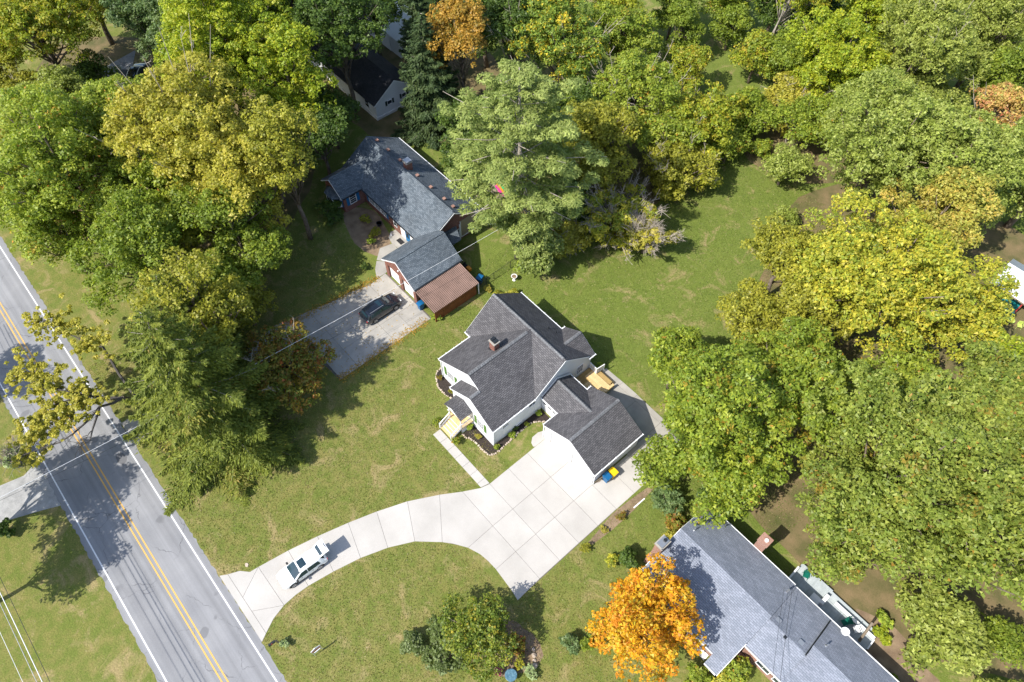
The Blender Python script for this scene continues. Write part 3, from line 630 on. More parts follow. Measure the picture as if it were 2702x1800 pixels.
# ------------------------------------------------------------------ the blue-roofed ranch house
Q = thing('ranch_house', 'long low brick ranch house with pale blue grey shingle roof and back deck', 'house', (5,26,0))
MB().ext([(-6.35,20.95,0),(-6.35,29.9,0),(-6.35,29.9,2.55),(-6.35,25.8,4.2),(-6.35,20.95,2.2)], (9.6,0,0)).build('wall', M['brick_pink'], Q)
MB().ext([(3.2,23.3,0),(3.2,29.8,0),(3.2,29.8,2.5),(3.2,26.5,3.8),(3.2,23.3,2.55)], (30,0,0)).build('wall', M['brick_pink'], Q)
roof(Q, [[(-6.6,25.85,4.5),(-6.6,20.6,2.4),(2.08,20.6,2.4),(2.08,19.62,2.02),(3.36,19.62,2.02),(3.36,25.85,4.5)],[(-6.6,25.85,4.5),(3.36,25.85,4.5),(3.36,30.2,2.78),(-5.4,30.2,2.78),(-5.4,29.65,3.0),(-6.25,29.65,3.0),(-6.25,28.1,3.61),(-6.6,28.1,3.61)]], 'shingle_blue')
roof(Q, [[(3.37,25.6,4.28),(3.37,23.0,2.8),(7.05,23.0,2.8),(7.05,25.6,4.28)],[(3.37,25.6,4.28),(7.05,25.6,4.28),(7.05,30.12,2.72),(3.37,30.12,2.72)]], 'shingle_blue')
roof(Q, [[(7.06,26.7,4.12),(7.06,22.98,2.72),(34,22.98,2.72),(34,26.7,4.12)],[(7.06,26.7,4.12),(34,26.7,4.12),(34,30.1,2.7),(7.06,30.1,2.7)]], 'shingle_blue')
for a, b in (((-5.4,30.28,2.78),(3.2,30.28,2.78)),((3.3,30.2,2.72),(34,30.2,2.72)),((-.5,20.52,2.42),(2.05,20.52,2.42)),((3.3,22.92,2.78),(34,22.92,2.74)),((2.1,19.55,2.02),(3.3,19.55,2.02))): gutter(Q, a, b, 'fascia', False)
rake(Q, (-6.63,20.6,2.4), (-6.63,25.85,4.5)); rake(Q, (3.4,19.62,2.02), (3.4,23.0,3.36)); rake(Q, (-6.63,25.85,4.5), (-6.63,28.1,3.61))
MB().beam((7.05,25.5,4.36),(6.95,29.9,2.9),.10,.12).build('roof_seam', M['dark_metal'], Q)
c = chimney(Q, -7.15, -6.4, 23.0, 24.1, 0, 4.75, 'brick_pink'); MB().box(-7.1,-6.45,23.05,24.05,4.89,5.05).build('chimney_cap', M['metal'], c); MB().lathe([(.16,0),(.16,.2),(.1,.2)], 12, (-6.75,23.75,5.05)).build('flue', M['dark_metal'], c)
MB().ext([(-7.3,22.7,0),(-7.3,24.3,0),(-7.3,24.1,1.6),(-7.3,22.95,1.6)], (.9,0,0)).build('chimney_base', M['brick_pink'], c)
c = chimney(Q, -1.45, -.55, 30.32, 31.2, 0, 4.2, 'brick_pink', 'brick_pink'); MB().lathe([(.17,0),(.17,.12),(.11,.12),(.11,.02)], 14, (-.9,30.75,4.34)).build('flue', M['white'], c)
pipe(Q, -5.75, 26.75, 4.1, 4.65, .06, 'metal'); pipe(Q, 7.8, 27.6, 3.7, 4.25, .07, 'metal')
for x, y, z in ((3.95,26.15,4.02),(6.25,26.1,4.05)): MB().box(x-.22,x+.22,y-.22,y+.22,z,z+.12).build('roof_vent', M['metal'], Q)
MB().box(5.0,5.25,25.3,25.5,4.2,4.36).build('roof_vent', M['dark_metal'], Q)
MB().box(2.95,3.1,28.85,29.0,3.2,4.0).build('vent_stack', M['metal'], Q)
d = MB().lathe([(.02,.0),(.2,.02),(.34,.08),(.42,.16),(.44,.17),(.34,.1),(.2,.05),(.02,.03)], 20)
d.v = [(8.25+x*.8, 30.0+y*.64-z*.4, 3.25+z*.75+y*.45) for x, y, z in d.v]; d = d.build('satellite_dish', M['white'], Q, smooth=True)
MB().tube([(8.25,29.9,2.7),(8.25,29.95,3.25)], .03, 6).tube([(8.25,29.95,3.2),(8.05,29.5,3.45)], .02, 5).build('dish_arm', M['metal'], d)
for x in (.0,1.2): window(Q, (x,20.95,1.35), X, nY, .9, 1.1, 1, 2)
for x in (5.6,7.3,9.0): window(Q, (x,23.3,1.45), X, nY, 1.2, 1.4, 2, 1)
MB().box(-.4,2.0,20.3,20.9,.05,.14).build('sill_ledge', M['white'], Q)
gd = MB().box(3.6,5.0,20.2,23.25,0,.12).build('stoop', M['brick_pink'], Q)
# deck behind the house
K = MB().box(2.6,10.6,30.35,33.4,.05,.36).build('back_deck', M['deck_grey'], Q)
for k in range(56):
    x = 2.55+k*.145; MB().box(x,x+.137,30.3,33.5 if x < 5.8 else 32.5,.36,.40).build('deck_board', M['deck_grey'], K)
for a, b in (((2.55,31.2),(2.5,32.7)),): MB().beam((*a,.9),(*b,.9),.16,.05).build('rail', M['white'], K)
MB().box(6.6,10.6,32.35,32.7,.78,.83).build('bench_top', M['white'], K)
for k in range(18): MB().box(6.7+k*.22,6.83+k*.22,32.62,32.68,.4,.78).build('baluster', M['white'], K)
MB().box(5.62,5.95,31.5,32.6,.4,.95).build('planter_wall', M['white'], K)
MB().tube([(9.95,31.55,0),(9.3,31.95,3.8)], [.13,.11], 8).build('post', M['weathered'], K)
for a, b in (((10.6,32.4),(9.7,32.45)),((10.6,32.4),(10.65,31.3))): MB().beam((*a,.9),(*b,.9),.12,.05).build('rail', M['white'], K)

# ------------------------------------------------------------------ white-sided house among the trees, outbuilding, carport
U = thing('white_sided_house', 'white sided house with black shingle roof half hidden among dark trees', 'house', (-80,44,0))
gable(U, 'x', -94, -74.8, 40.45, 47.3, 2.65, 5.0, 'siding_white')
roof(U, [[(-94.2,40.1,2.7),(-74.55,40.1,2.7),(-74.55,43.9,5.2),(-94.2,43.9,5.2)],[(-94.2,43.9,5.2),(-74.55,43.9,5.2),(-74.55,47.6,2.7),(-94.2,47.6,2.7)]], 'shingle_black')
rake(U, (-74.5,40.1,2.7), (-74.5,43.9,5.2), 'white'); rake(U, (-74.5,43.9,5.2), (-74.5,47.6,2.7), 'white')
MB().box(-94,-74.7,40.35,47.4,0,.4).build('foundation', M['foundation'], U)
for y, z in ((42.8,1.9),(45.3,1.9)):
    window(U, (-74.8,y,z), Y, X, .7, .55, 1, 1)
    for s in (-.58,.58): shutter(U, (-74.79,y+s,z), Y, X, .3, .75, 'dark_green_shutter')
for x in (-77,-81): window(U, (x,40.45,1.6), X, nY, .9, 1.1, 1, 2)
V = thing('outbuilding', 'pale grey outbuilding with sunlit white front glimpsed behind treetops', 'shed', (-90,54,0))
gable(V, 'x', -97, -84.2, 51.5, 57.5, 2.9, 5.0, 'siding_white')
roof(V, [[(-97.3,51.2,3.0),(-84,51.2,3.0),(-84,54.5,5.2),(-97.3,54.5,5.2)],[(-97.3,54.5,5.2),(-84,54.5,5.2),(-84,57.8,3.0),(-97.3,57.8,3.0)]], 'white_roof')
MB().ob((-88,51.5,1.1), X, nY, 2.4, 2.2, 0, .05).build('door', M['white'], V)
CP = thing('carport', 'carport with white ribbed metal roof on red posts', 'carport', (1,78,0))
for k in range(12): MB().box(-2.68+k*.6,-2.68+k*.6+.57,75.1,79.5,2.5,2.54).build('roof_panel', M['white_roof'], CP)
for k in range(12): MB().box(-2.70+k*.6,-2.66+k*.6,75.1,79.5,2.54,2.58).build('roof_rib', M['white_roof'], CP)
MB().ext([(-2.7,79.5,2.46),(4.6,79.5,2.46),(4.6,80.8,2.2),(-2.7,80.8,2.2)], (0,0,.05)).build('rear_flap', M['metal'], CP)
for x in (-2.5,1.3,4.4):
    for y in (75.4,79.3): MB().box(x-.07,x+.07,y-.07,y+.07,0,2.5).build('post', M['red_plastic'], CP)
MB().box(-2.7,4.6,75.02,75.1,2.38,2.52).build('front_beam', M['weathered'], CP)
tag(MB().box(-.6,1.3,75.0,77.5,0,.75).prism([(-.7,74.8),(1.4,74.8),(1.4,75.0),(-.7,75.0)],0,.8).build('storage_bench', M['turquoise']), 'turquoise box bench under the white carport roof', 'bench')
def round_table(x, y, r, h, mat, label, legs='metal'):
    t = thing('round_table', label, 'table', (x,y,0))
    MB().lathe([(r*.95,h-.04),(r,h-.02),(r,h),(r*.96,h+.01)], 24, (x,y,0)).build('tabletop', M[mat], t)
    for k in range(4):
        a = k*math.pi/2+.4; MB().tube([(x+math.cos(a)*r*.25,y+math.sin(a)*r*.25,h-.04),(x+math.cos(a)*r*.75,y+math.sin(a)*r*.75,0)], .02, 6).build('leg', M[legs], t)
    return t
def chair(x, y, rz, mat, label, group=None, cat='chair'):
    t = thing('patio_chair', label, cat, (x,y,0), rz, group, world=False)
    MB().box(-.25,.25,-.24,.24,.38,.43).build('seat', M[mat], t, world=False)
    mb = MB()
    for k in range(5): a = -.5+k*.25; mb.box(-.24+k*.1,-.17+k*.1,.24,.28,.43,.88-abs(k-2)*.04)
    mb.box(-.26,.26,.235,.285,.84,.9).build('backrest', M[mat], t, world=False)
    for sx in (-1,1):
        for sy in (-1,1): MB().tube([(sx*.23,sy*.21,.4),(sx*.26,sy*.25,0)], .018, 6).build('leg', M[mat], t, world=False)
        MB().box(sx*.27-.03,sx*.27+.03,-.24,.28,.60,.63).build('armrest', M[mat], t, world=False)
    return t
round_table(1.5, 73.9, .5, .7, 'lime', 'round lime green table in front of the white carport', 'lime')
chair(2.6, 74.2, .5, 'lime', 'lime green chair beside the round lime table')
round_table(-8.05, 6.95, .52, .7, 'table_blue', 'round blue mottled patio table between two red chairs', 'dark_metal')
chair(-8.95, 6.35, 2.1, 'chair_red', 'red patio chair at round blue table, on the road side'); chair(-7.35, 6.4, -2.4, 'chair_red', 'red patio chair at round blue table, toward the stone edging')
chair(8.1, 31.75, -2.0, 'chair_green', 'dark green patio chair on grey deck, set further from the white bench'); chair(8.35, 32.2, 2.6, 'chair_green', 'dark green patio chair against the white bench on grey deck'); chair(3.4, 32.6, .4, 'chair_green', 'single dark green chair at the shaded end of grey deck')
for o in bpy.data.objects:
    if o.type == 'EMPTY' and o.name.startswith('patio_chair') and o.location.y > 31 and o.location.y < 33: o.location.z = .40
cl = thing('storage_box', 'white storage box standing on the grey deck by the roof edge', 'box', (5.2,31.4,.4)); MB().box(4.8,5.6,31.1,31.75,.4,.95).build('box_body', M['white'], cl); MB().box(4.77,5.63,31.07,31.78,.95,1.0).build('lid', M['white'], cl)
chair(9.15, 32.0, 1.0, 'white', 'white patio chair at the end of the grey deck').location.z = .40
# toys on the brick house's deck
def toy(x, y, mats, label):
    t = thing('toy_slide', label, 'toy', (x,y,.44))
    for k, m in enumerate(mats): MB().ext([(x,y+k*.3,1.1),(x+.5,y+k*.3,1.1),(x+1.8,y+k*.3,.5),(x+1.3,y+k*.3,.5)], (0,.26,0)).build('slide_lane', M[m], t)
    for sx in (.1,.45): MB().box(x+sx,x+sx+.06,y,y+.06,.44,1.1).build('leg', M['green_p'], t)
toy(-53.2, 43.6, ['pink','orange_p','green_p'], 'small play slide with pink, orange and green lanes on the wooden deck')
tb = thing('play_stool', 'small magenta and turquoise play stool on wooden deck', 'stool', (-52.2,40.3,.44)); MB().lathe([(.25,0),(.22,.35)], 12, (-52.2,40.3,.44)).build('base', M['pink'], tb); MB().lathe([(.3,.35),(.3,.42)], 12, (-52.2,40.3,.44)).build('seat', M['turquoise'], tb)
cg = thing('trampoline_frame', 'pale metal frame cage leaning at brick house deck corner', 'frame', (-48.6,39.6,0))
for p, q in (((-48.9,39.0,1.0),(-48.2,39.9,1.0)),((-48.2,39.9,1.0),(-48.2,39.9,0)),((-48.9,39.0,1.0),(-48.9,39.0,0)),((-48.2,39.9,.5),(-48.9,39.0,.5))): MB().tube([p,q], .03, 6).build('bar', M['metal'], cg)

# ------------------------------------------------------------------ vehicles
def car(name, label, loc, rz, paint_, st, wb, tr, rad, gate=False, roofrack=False, cat='car'):
    t = thing(name, label, cat, (*loc,.03), rz, None, world=False)
    xs = [s[0] for s in st]
    def ring(x):
        i = max(0, min(len(st)-2, next((k for k in range(len(st)-1) if x <= st[k+1][0]), len(st)-2))); a, b = st[i], st[i+1]
        f = (x-a[0])/(b[0]-a[0]); w, zb, be, zt, wr = [a[j]+(b[j]-a[j])*f for j in range(1, 6)]
        sh = max(be+.015, zt-.10)
        return [(0,zb),(w*.9,zb),(w,zb+.16),(w*1.0,zb+(be-zb)*.6),(w*.975,be),(wr+.045,sh),(wr,max(sh+.01,zt-.045)),(wr*.8,zt),(0,zt+.025)]
    mb = MB(); n = 16
    dense = []
    for a, b in zip(xs[:-1], xs[1:]): dense += [a+(b-a)*k/3 for k in range(3)]
    dense.append(xs[-1])
    for x in dense:
        r = ring(x); pts = r + [(-y, z) for y, z in r[-2:0:-1]]; mb.v += [(x, y, z) for y, z in pts]
    for i in range(len(dense)-1): mb.f += [(i*n+k, (i+1)*n+k, (i+1)*n+(k+1) % n, i*n+(k+1) % n) for k in range(n)]
    m_ = len(dense); mb.f += [tuple(range(n)), tuple(range((m_-1)*n, m_*n))[::-1]]
    body = mb.build('body', paint_, t, smooth=True, world=False, uv=False)
    md = body.modifiers.new('edge', 'EDGE_SPLIT'); md.split_angle = R(38)
    def pane(nm, x0, x1, a, b, x0b=None, x1b=None, mat='car_glass', par=t, k=6):
        # side glass between ring points a and b
        for sg in (-1, 1):
            p = MB()
            for i in range(k+1):
                f = i/k
                for lo, frac in ((1, .10), (0, .90)):
                    x = (x0+(x1-x0)*f) if lo else ((x0b if x0b is not None else x0)+((x1b if x1b is not None else x1)-(x0b if x0b is not None else x0))*f)
                    r = ring(x); y = r[a][0]+(r[b][0]-r[a][0])*frac; z = r[a][1]+(r[b][1]-r[a][1])*frac
                    p.v.append((x, sg*(y+.012), z+.004))
            p.f = [(2*i,2*i+2,2*i+3,2*i+1) if sg < 0 else (2*i,2*i+1,2*i+3,2*i+2) for i in range(k)]
            p.build(nm, M[mat], par, world=False, uv=False)
    def topstrip(nm, x0, x1, inset, mat, par=t, lift=.012, k=5, ymax=None):
        p = MB()
        for i in range(k+1):
            x = x0+(x1-x0)*i/k; r = ring(x)
            prof = [r[5], r[6], r[7], r[8]]; pts = [(y*inset, z) for y, z in prof]; 
            if ymax: pts = [(min(y, ymax), z) for y, z in pts]
            full = pts + [(-y, z) for y, z in pts[-2::-1]]
            p.v += [(x, y, z+lift) for y, z in full]
        w = 7
        p.f = [(i*w+j, i*w+j+1, (i+1)*w+j+1, (i+1)*w+j) for i in range(k) for j in range(w-1)]
        return p.build(nm, M[mat], par, world=False, uv=False)
    xf, xc, xr, xe = st[-6][0], st[-4][0], st[3][0], st[2][0]
    pane('side_window', xr+.12, -.30, 4, 5, xr+.25, -.32); pane('side_window', -.24, xc-.10, 4, 5, -.24, xf+.12)
    topstrip('windshield', xf+.06, xc-.02, .97, 'car_glass')
    if not gate: topstrip('rear_window', xe+.06, xr-.05, .9, 'car_glass')
    topstrip('sunroof', xf-.75 if not roofrack else xf-.62, xf-.08 if not roofrack else xf-.22, 1, 'car_glass', ymax=.42)
    for x in (wb/2+.03, -wb/2+.03):
        for sg in (-1, 1):
            y = tr; q = MB(); nn = 20; prof = [(.22,-.11),(rad*.96,-.11),(rad,-.08),(rad,.08),(rad*.96,.11),(.22,.11)]
            vs = []
            for r_, d_ in prof: vs += [(x+r_*math.cos(2*math.pi*k/nn), sg*y+d_, rad+r_*math.sin(2*math.pi*k/nn)) for k in range(nn)]
            q.add(vs, [(i*nn+k, i*nn+(k+1) % nn, (i+1)*nn+(k+1) % nn, (i+1)*nn+k) for i in range(5) for k in range(nn)])
            wh = q.build('wheel', M['black'], t, world=False, uv=False)
            q = MB()
            for k in range(5):
                a = k*2*math.pi/5; q.beam((x,sg*(y+.10),rad), (x+math.cos(a)*.23,sg*(y+.10),rad+math.sin(a)*.23), .07, .03, (0,1,0))
            for k in range(20):
                a = k*math.pi/10; b = (k+1)*math.pi/10; q.beam((x+math.cos(a)*.225,sg*(y+.10),rad+math.sin(a)*.225),(x+math.cos(b)*.225,sg*(y+.10),rad+math.sin(b)*.225),.03,.03,(0,1,0))
            q.build('rim', M['metal'], wh, world=False, uv=False)
            q = MB()
            for k in range(11):
                a = math.pi*k/10; b = math.pi*(k+1)/10
                if k < 10: q.beam((x+math.cos(a)*(rad+.06),sg*(y+.05),rad+math.sin(a)*(rad+.06)),(x+math.cos(b)*(rad+.06),sg*(y+.05),rad+math.sin(b)*(rad+.06)),.12,.11,(0,1,0))
            q.build('wheel_arch', M['black'], t, world=False, uv=False)
    for sg in (-1, 1):
        r = ring(xc-.22); MB().box(xc-.32,xc-.14,sg*(r[4][0]+.11)-.10,sg*(r[4][0]+.11)+.10,r[4][1]+.02,r[4][1]+.15).build('mirror', M['black'], t, world=False)
        r = ring(st[-2][0]); MB().box(st[-2][0]-.10,st[-2][0]+.13,sg*r[4][0]*.80-.14,sg*r[4][0]*.80+.14,r[4][1]-.10,r[4][1]-.01).build('headlight', M['fascia'], t, world=False)
        r = ring(st[1][0]); MB().box(st[1][0]-.06,st[1][0]+.22,sg*r[4][0]*.90-.10,sg*r[4][0]*.90+.10,r[4][1]-.16,r[4][1]-.02).build('taillight', M['red_plastic'], t, world=False)
        MB().beam((-wb/2+.45,sg*(st[4][1]-.005),.33),(wb/2-.42,sg*(st[4][1]-.005),.33),.04,.14).build('sill', M['black'], t, world=False)
        for x in (-.75,.35): MB().beam((x,sg*(st[5][1]*.99),.86),(x+.18,sg*(st[5][1]*.99),.86),.03,.03).build('door_handle', M['black'], t, world=False)
    r = ring(st[-1][0]); MB().box(st[-1][0]-.05,st[-1][0]+.02,-.4,.4,.45,.62).build('grille', M['black'], t, world=False)
    if roofrack:
        for sg in (-1, 1): MB().beam((xr+.25,sg*st[5][5]*.93,st[5][4]+.05),(xf-.15,sg*st[5][5]*.93,st[5][4]+.05),.04,.04).build('roof_rail', M['metal'], t, world=False)
        for k in range(5): y = -.4+k*.2; MB().beam((xr+.2,y,st[5][4]+.028),(xf-.75,y,st[5][4]+.028),.03,.02).build('roof_rib', paint_, t, world=False)
    if gate:
        wd = .60; prof = [(xr-.02,1.60),(xr-.12,1.68),(xr-.45,1.87),(xr-.98,1.98),(xr-1.06,1.96)]
        q = MB()
        for i, (x, z) in enumerate(prof):
            w_ = wd+.03*i*(1 if i < 4 else .9); q.v += [(x,-w_,z),(x,-w_*.5,z+.03),(x,w_*.5,z+.03),(x,w_,z),(x,w_,z-.09),(x,-w_,z-.09)]
        for i in range(len(prof)-1): q.f += [(i*6+k, i*6+(k+1) % 6, (i+1)*6+(k+1) % 6, (i+1)*6+k) for k in range(6)]
        q.f += [tuple(range(6))[::-1], tuple(range(24,30))]
        lg = q.build('liftgate', paint_, t, world=False, uv=False)
        MB().ext([(xr-.14,-.5,1.725),(xr-.14,.5,1.725),(xr-.44,.54,1.895),(xr-.44,-.54,1.895)], (0,0,.012)).build('rear_window', M['car_glass'], lg, world=False)
        MB().box(xr-.98,xr-.93,-.25,.25,1.99,2.025).build('plate_recess', M['dark_metal'], lg, world=False); MB().box(xr-.92,xr-.80,-.17,.17,2.0,2.03).build('number_plate', M['white'], lg, world=False)
        for sg in (-1, 1): MB().tube([(xr-.05,sg*.56,1.45),(xr-.5,sg*.55,1.82)], .02, 6).build('gas_strut', M['black'], t, world=False); MB().box(xr-.98,xr-.78,sg*.5-.08,sg*.5+.08,1.88,1.93).build('lamp', M['black'], lg, world=False)
        topstrip('cargo_opening', xe+.02, xr-.02, .95, 'black')
    return t
pw = plain('white_car_paint', (.78,.79,.80), .22, 0, .5, .6); pk = plain('black_car_paint', (.012,.016,.024), .2, .3, .6, .8)
suv = [(-2.28,.70,.45,.76,.80,.6),(-2.2,.86,.32,.93,.97,.70),(-2.08,.90,.28,1.0,1.08,.72),(-1.68,.92,.25,1.03,1.58,.62),(-1.0,.93,.24,1.02,1.65,.64),(-.3,.93,.24,1.0,1.66,.65),(.25,.93,.24,.99,1.60,.64),(.68,.925,.24,.985,1.36,.71),(1.12,.92,.24,.97,1.08,.79),(1.7,.90,.25,.90,.99,.76),(2.1,.80,.27,.80,.87,.62),(2.28,.58,.33,.60,.66,.42)]
car('white_suv', 'white SUV with open rear liftgate and dark sunroof parked on curved drive', (-27.5,-1.45), R(-93.2), pw, suv, 2.68, .82, .35, gate=True)
k = 1.07; big = [(x*k, w*1.03, zb, be*1.05, zt*1.05, wr*1.06) for x, w, zb, be, zt, wr in suv]
big[3] = (-1.98,.95,.25,1.08,1.64,.64)
car('black_suv', 'dark blue black SUV with roof rails parked before brick garage', (-46.95,21.22), R(90), pk, big, 2.84, .85, .37, roofrack=True)
# pickup and trailer in the deep shade of the far drive
car('dark_pickup', 'dark vehicle parked in deep shade on the far drive', (-106.2,19.3), R(140), pk, big, 2.84, .85, .37)
t = thing('utility_trailer', 'low dark utility trailer with raised mesh ramp on shaded drive', 'trailer', (-107.5,17.2,0), R(140), world=False)
MB().box(-1.6,1.6,-.9,.9,.45,.55).build('bed', M['dark_metal'], t, world=False)
for sg in (-1,1): MB().lathe([(.1,-.1),(.3,-.1),(.3,.1),(.1,.1)], 14).build('wheel', M['black'], t, world=False).matrix_local = Matrix.Translation((0,sg*1.02,.33)) @ Matrix.Rotation(R(90),4,'X')
rp = MB()
for y in (-.85,0,.85): rp.tube([(-1.6,y,.55),(-1.75,y,1.9)], .03, 5)
for z in (.6,1.2,1.88): rp.tube([(-1.6-.15*(z-.55)/1.35,-.85,z),(-1.6-.15*(z-.55)/1.35,.85,z)], .03, 5)
rp.build('ramp', M['metal'], t, world=False)

# ------------------------------------------------------------------ small things
def bin_(x, y, rz, mat, label):
    t = thing('wheelie_bin', label, 'bin', (x,y,.03), rz, world=False)
    MB().ext([(-.24,-.28,0),(.24,-.28,0),(.24,.22,0),(-.24,.22,0)], (0,0,.01)).add([(-.24,-.28,.01),(.24,-.28,.01),(.24,.22,.01),(-.24,.22,.01),(-.30,-.36,.98),(.30,-.36,.98),(.30,.34,.98),(-.30,.34,.98)],[(0,1,5,4),(1,2,6,5),(2,3,7,6),(3,0,4,7)]).build('body', M[mat], t, world=False)
    mb = MB(); 
    for i in range(6): 
        y0 = -.42+i*.16; mb.v += [(-.33,y0,.98+.09*math.sin(math.pi*(i+.6)/6.2)),(.33,y0,.98+.09*math.sin(math.pi*(i+.6)/6.2))]
    mb.f = [(2*i,2*i+1,2*i+3,2*i+2) for i in range(5)]; mb.v += [(-.33,-.42,.93),(.33,-.42,.93),(.33,.38,.93),(-.33,.38,.93)]; mb.f += [(12,13,1,0),(14,15,10,11)]
    mb.build('lid', M[mat], t, world=False)
    MB().tube([(-.28,.42,.95),(.28,.42,.95)], .02, 6).build('handle', M[mat], t, world=False)
    for sg in (-1,1): MB().lathe([(.03,-.04),(.12,-.04),(.12,.04),(.03,.04)], 12).build('wheel', M['black'], t, world=False).matrix_local = Matrix.Translation((sg*.24,.24,.12)) @ Matrix.Rotation(R(90),4,'Y')
    return t
bin_(-15.28, 25.85, R(90), 'bin_blue', 'blue wheeled bin standing next to the yellow one beside white garage'); bin_(-15.2, 26.65, R(90), 'bin_yellow', 'yellow wheeled bin beside white garage wall')
bin_(-44.3, 24.95, R(0), 'bin_blue', 'blue wheeled bin between brick garage pier and rusty lean-to'); bin_(-42.75, 32.5, R(200), 'bin_blue', 'blue wheeled bin behind the lean-to by chain link fence')
lm = thing('lumber_stack', 'stack of weathered boards along foot of white garage wall', 'lumber', (-15.75,26,.03))
for k in range(5): MB().beam((-15.8+.05*k,24.75+.1*k,.06+.03*(k % 2)),(-15.82+.04*k,26.8,.06+.03*(k % 2)),.09,.04).build('board', M['weathered'], lm)
tag(MB().beam((-11.43,27.3,.03),(-11.47,25.8,.03),.12,.05).build('loose_board', M['white']), 'loose pale board lying on grass beside concrete edge', 'board')
# mailbox on a post with a plant at its foot
t = thing('mailbox', 'black mailbox on post at the mouth of the drive', 'mailbox', (-23.45,-6.5,0))
MB().box(-23.51,-23.39,-6.56,-6.44,0,1.05).build('post', M['weathered'], t); mb = MB()
prof = [(-.11,0),(.11,0),(.11,.14)]+[(.11*math.cos(a),.14+.11*math.sin(a)) for a in [math.pi*k/8 for k in range(1, 8)]]+[(-.11,.14)]
mb.ext([(-23.45+a,-7.2,1.05+b) for a, b in prof], (0,.62,0)).build('box', M['dark_metal'], t); MB().box(-23.34,-23.32,-6.95,-6.85,1.15,1.35).build('flag', M['red_plastic'], t)
t = thing('yard_sign', 'red and white house shaped yard sign on thin posts in lawn', 'sign', (-20.54,-4.3,0))
MB().ext([(-20.54,-4.75,.95),(-20.54,-3.85,.95),(-20.54,-3.85,1.45),(-20.54,-4.3,1.7),(-20.54,-4.75,1.45)], (.04,0,0)).build('panel', M['white'], t)
MB().ext([(-20.495,-4.7,1.0),(-20.495,-3.9,1.0),(-20.495,-3.9,1.2),(-20.495,-4.7,1.2)], (.006,0,0)).build('red_band', M['red_plastic'], t); MB().box(-20.56,-20.49,-4.72,-3.88,1.3,1.38).build('red_band', M['red_plastic'], t)
for y in (-4.7,-3.9): MB().tube([(-20.52,y,0),(-20.52,y,1.0)], .02, 6).build('post', M['white'], t)
MB().box(-20.55,-20.5,-4.6,-4.0,.5,.68).build('rider_panel', M['white'], t)
t = thing('bird_bath', 'white pedestal bird bath standing by chain link fence', 'bird bath', (-40.36,35.8,0))
MB().lathe([(.22,0),(.2,.06),(.1,.12),(.08,.4),(.11,.55),(.16,.6)], 18, (-40.36,35.8,0)).build('pedestal', M['white'], t, smooth=True)
MB().lathe([(.14,.6),(.34,.68),(.37,.74),(.33,.74),(.28,.70)], 24, (-40.36,35.8,0)).build('basin', M['white'], t, smooth=True); MB().lathe([(.02,.69),(.29,.705)], 20, (-40.36,35.8,0)).build('leaf_litter', M['soil'], t)
t = thing('chain_link_fence', 'chain link fence with thin dark posts between the two back yards', 'fence', (-42.05,36,0))
for y in (32.9,34.1,36.7,39.2,41.8,44.4): MB().tube([(-42.05,y,0),(-42.05,y,1.2)], .035, 8).build('post', M['dark_metal'], t)
MB().tube([(-42.05,31.5,1.18),(-42.05,44.4,1.18)], .025, 6).build('top_rail', M['dark_metal'], t)
mm, n_, l_, b_ = newmat('chain_mesh'); b_.inputs['Base Color'].default_value = (.1,.1,.1,1); b_.inputs['Alpha'].default_value = .22
MB().add([(-42.05,31.5,.03),(-42.05,44.4,.03),(-42.05,44.4,1.16),(-42.05,31.5,1.16)], [(0,1,2,3)]).build('wire_mesh', mm, t)
t = thing('riding_mower', 'orange and black mower parked behind brick garage', 'mower', (-45.3,32.6,0))
MB().box(-45.9,-45.0,32.3,32.9,.15,.4).build('deck', M['dark_metal'], t); MB().ext([(-45.3,32.35,.35),(-44.6,32.4,.35),(-44.6,32.4,.7),(-45.2,32.4,.75)], (0,.4,0)).build('hood', M['orange_p'], t); MB().box(-45.75,-45.4,32.4,32.8,.5,.58).box(-45.85,-45.75,32.4,32.8,.55,.9).build('seat', M['black'], t)
for x in (-45.75,-44.75):
    for y in (32.25,32.95): MB().lathe([(.05,-.06),(.2,-.06),(.2,.06),(.05,.06)], 12).build('wheel', M['black'], t).matrix_local = Matrix.Translation((x,y,.2)) @ Matrix.Rotation(R(90),4,'X')
t = thing('stoop_figure', 'small white ornament standing on the brick house stoop', 'ornament', (-55.6,28.9,.17)); MB().lathe([(.1,0),(.13,.1),(.08,.2),(.1,.28),(.05,.36),(.01,.38)], 12, (-55.6,28.9,.17)).build('figure', M['white'], t)
t = thing('pot_planter', 'round dark tub near the brick house front windows', 'planter', (-58.2,28.9,0)); MB().lathe([(.28,0),(.36,.35),(.38,.4),(.3,.4),(.3,.34)], 16, (-58.2,28.9,0)).build('tub', M['dark_metal'], t); MB().lathe([(.02,.33),(.29,.34)], 14, (-58.2,28.9,0)).build('soil', M['mulch'], t)
def wire(a, b, sag, r, label, mat='fascia', group=None):
    a = Vector(a); b = Vector(b); pts = [a+(b-a)*i/24+Vector((0,0,-sag*4*(i/24)*(1-i/24))) for i in range(25)]
    return tag(MB().tube(pts, r, 5).build('overhead_wire', M[mat], smooth=True, uv=False), label, 'wire', group)
wire((-46.9,-22,8.6), (-42.8,46,6.2), 0.9, .016, 'pale service wire crossing over road, drive and rusty lean-to')
wire((-47.6,-22,7.6), (-44.0,25.0,3.4), .7, .014, 'thin dark wire crossing the road toward the brick garage', 'dark_metal')
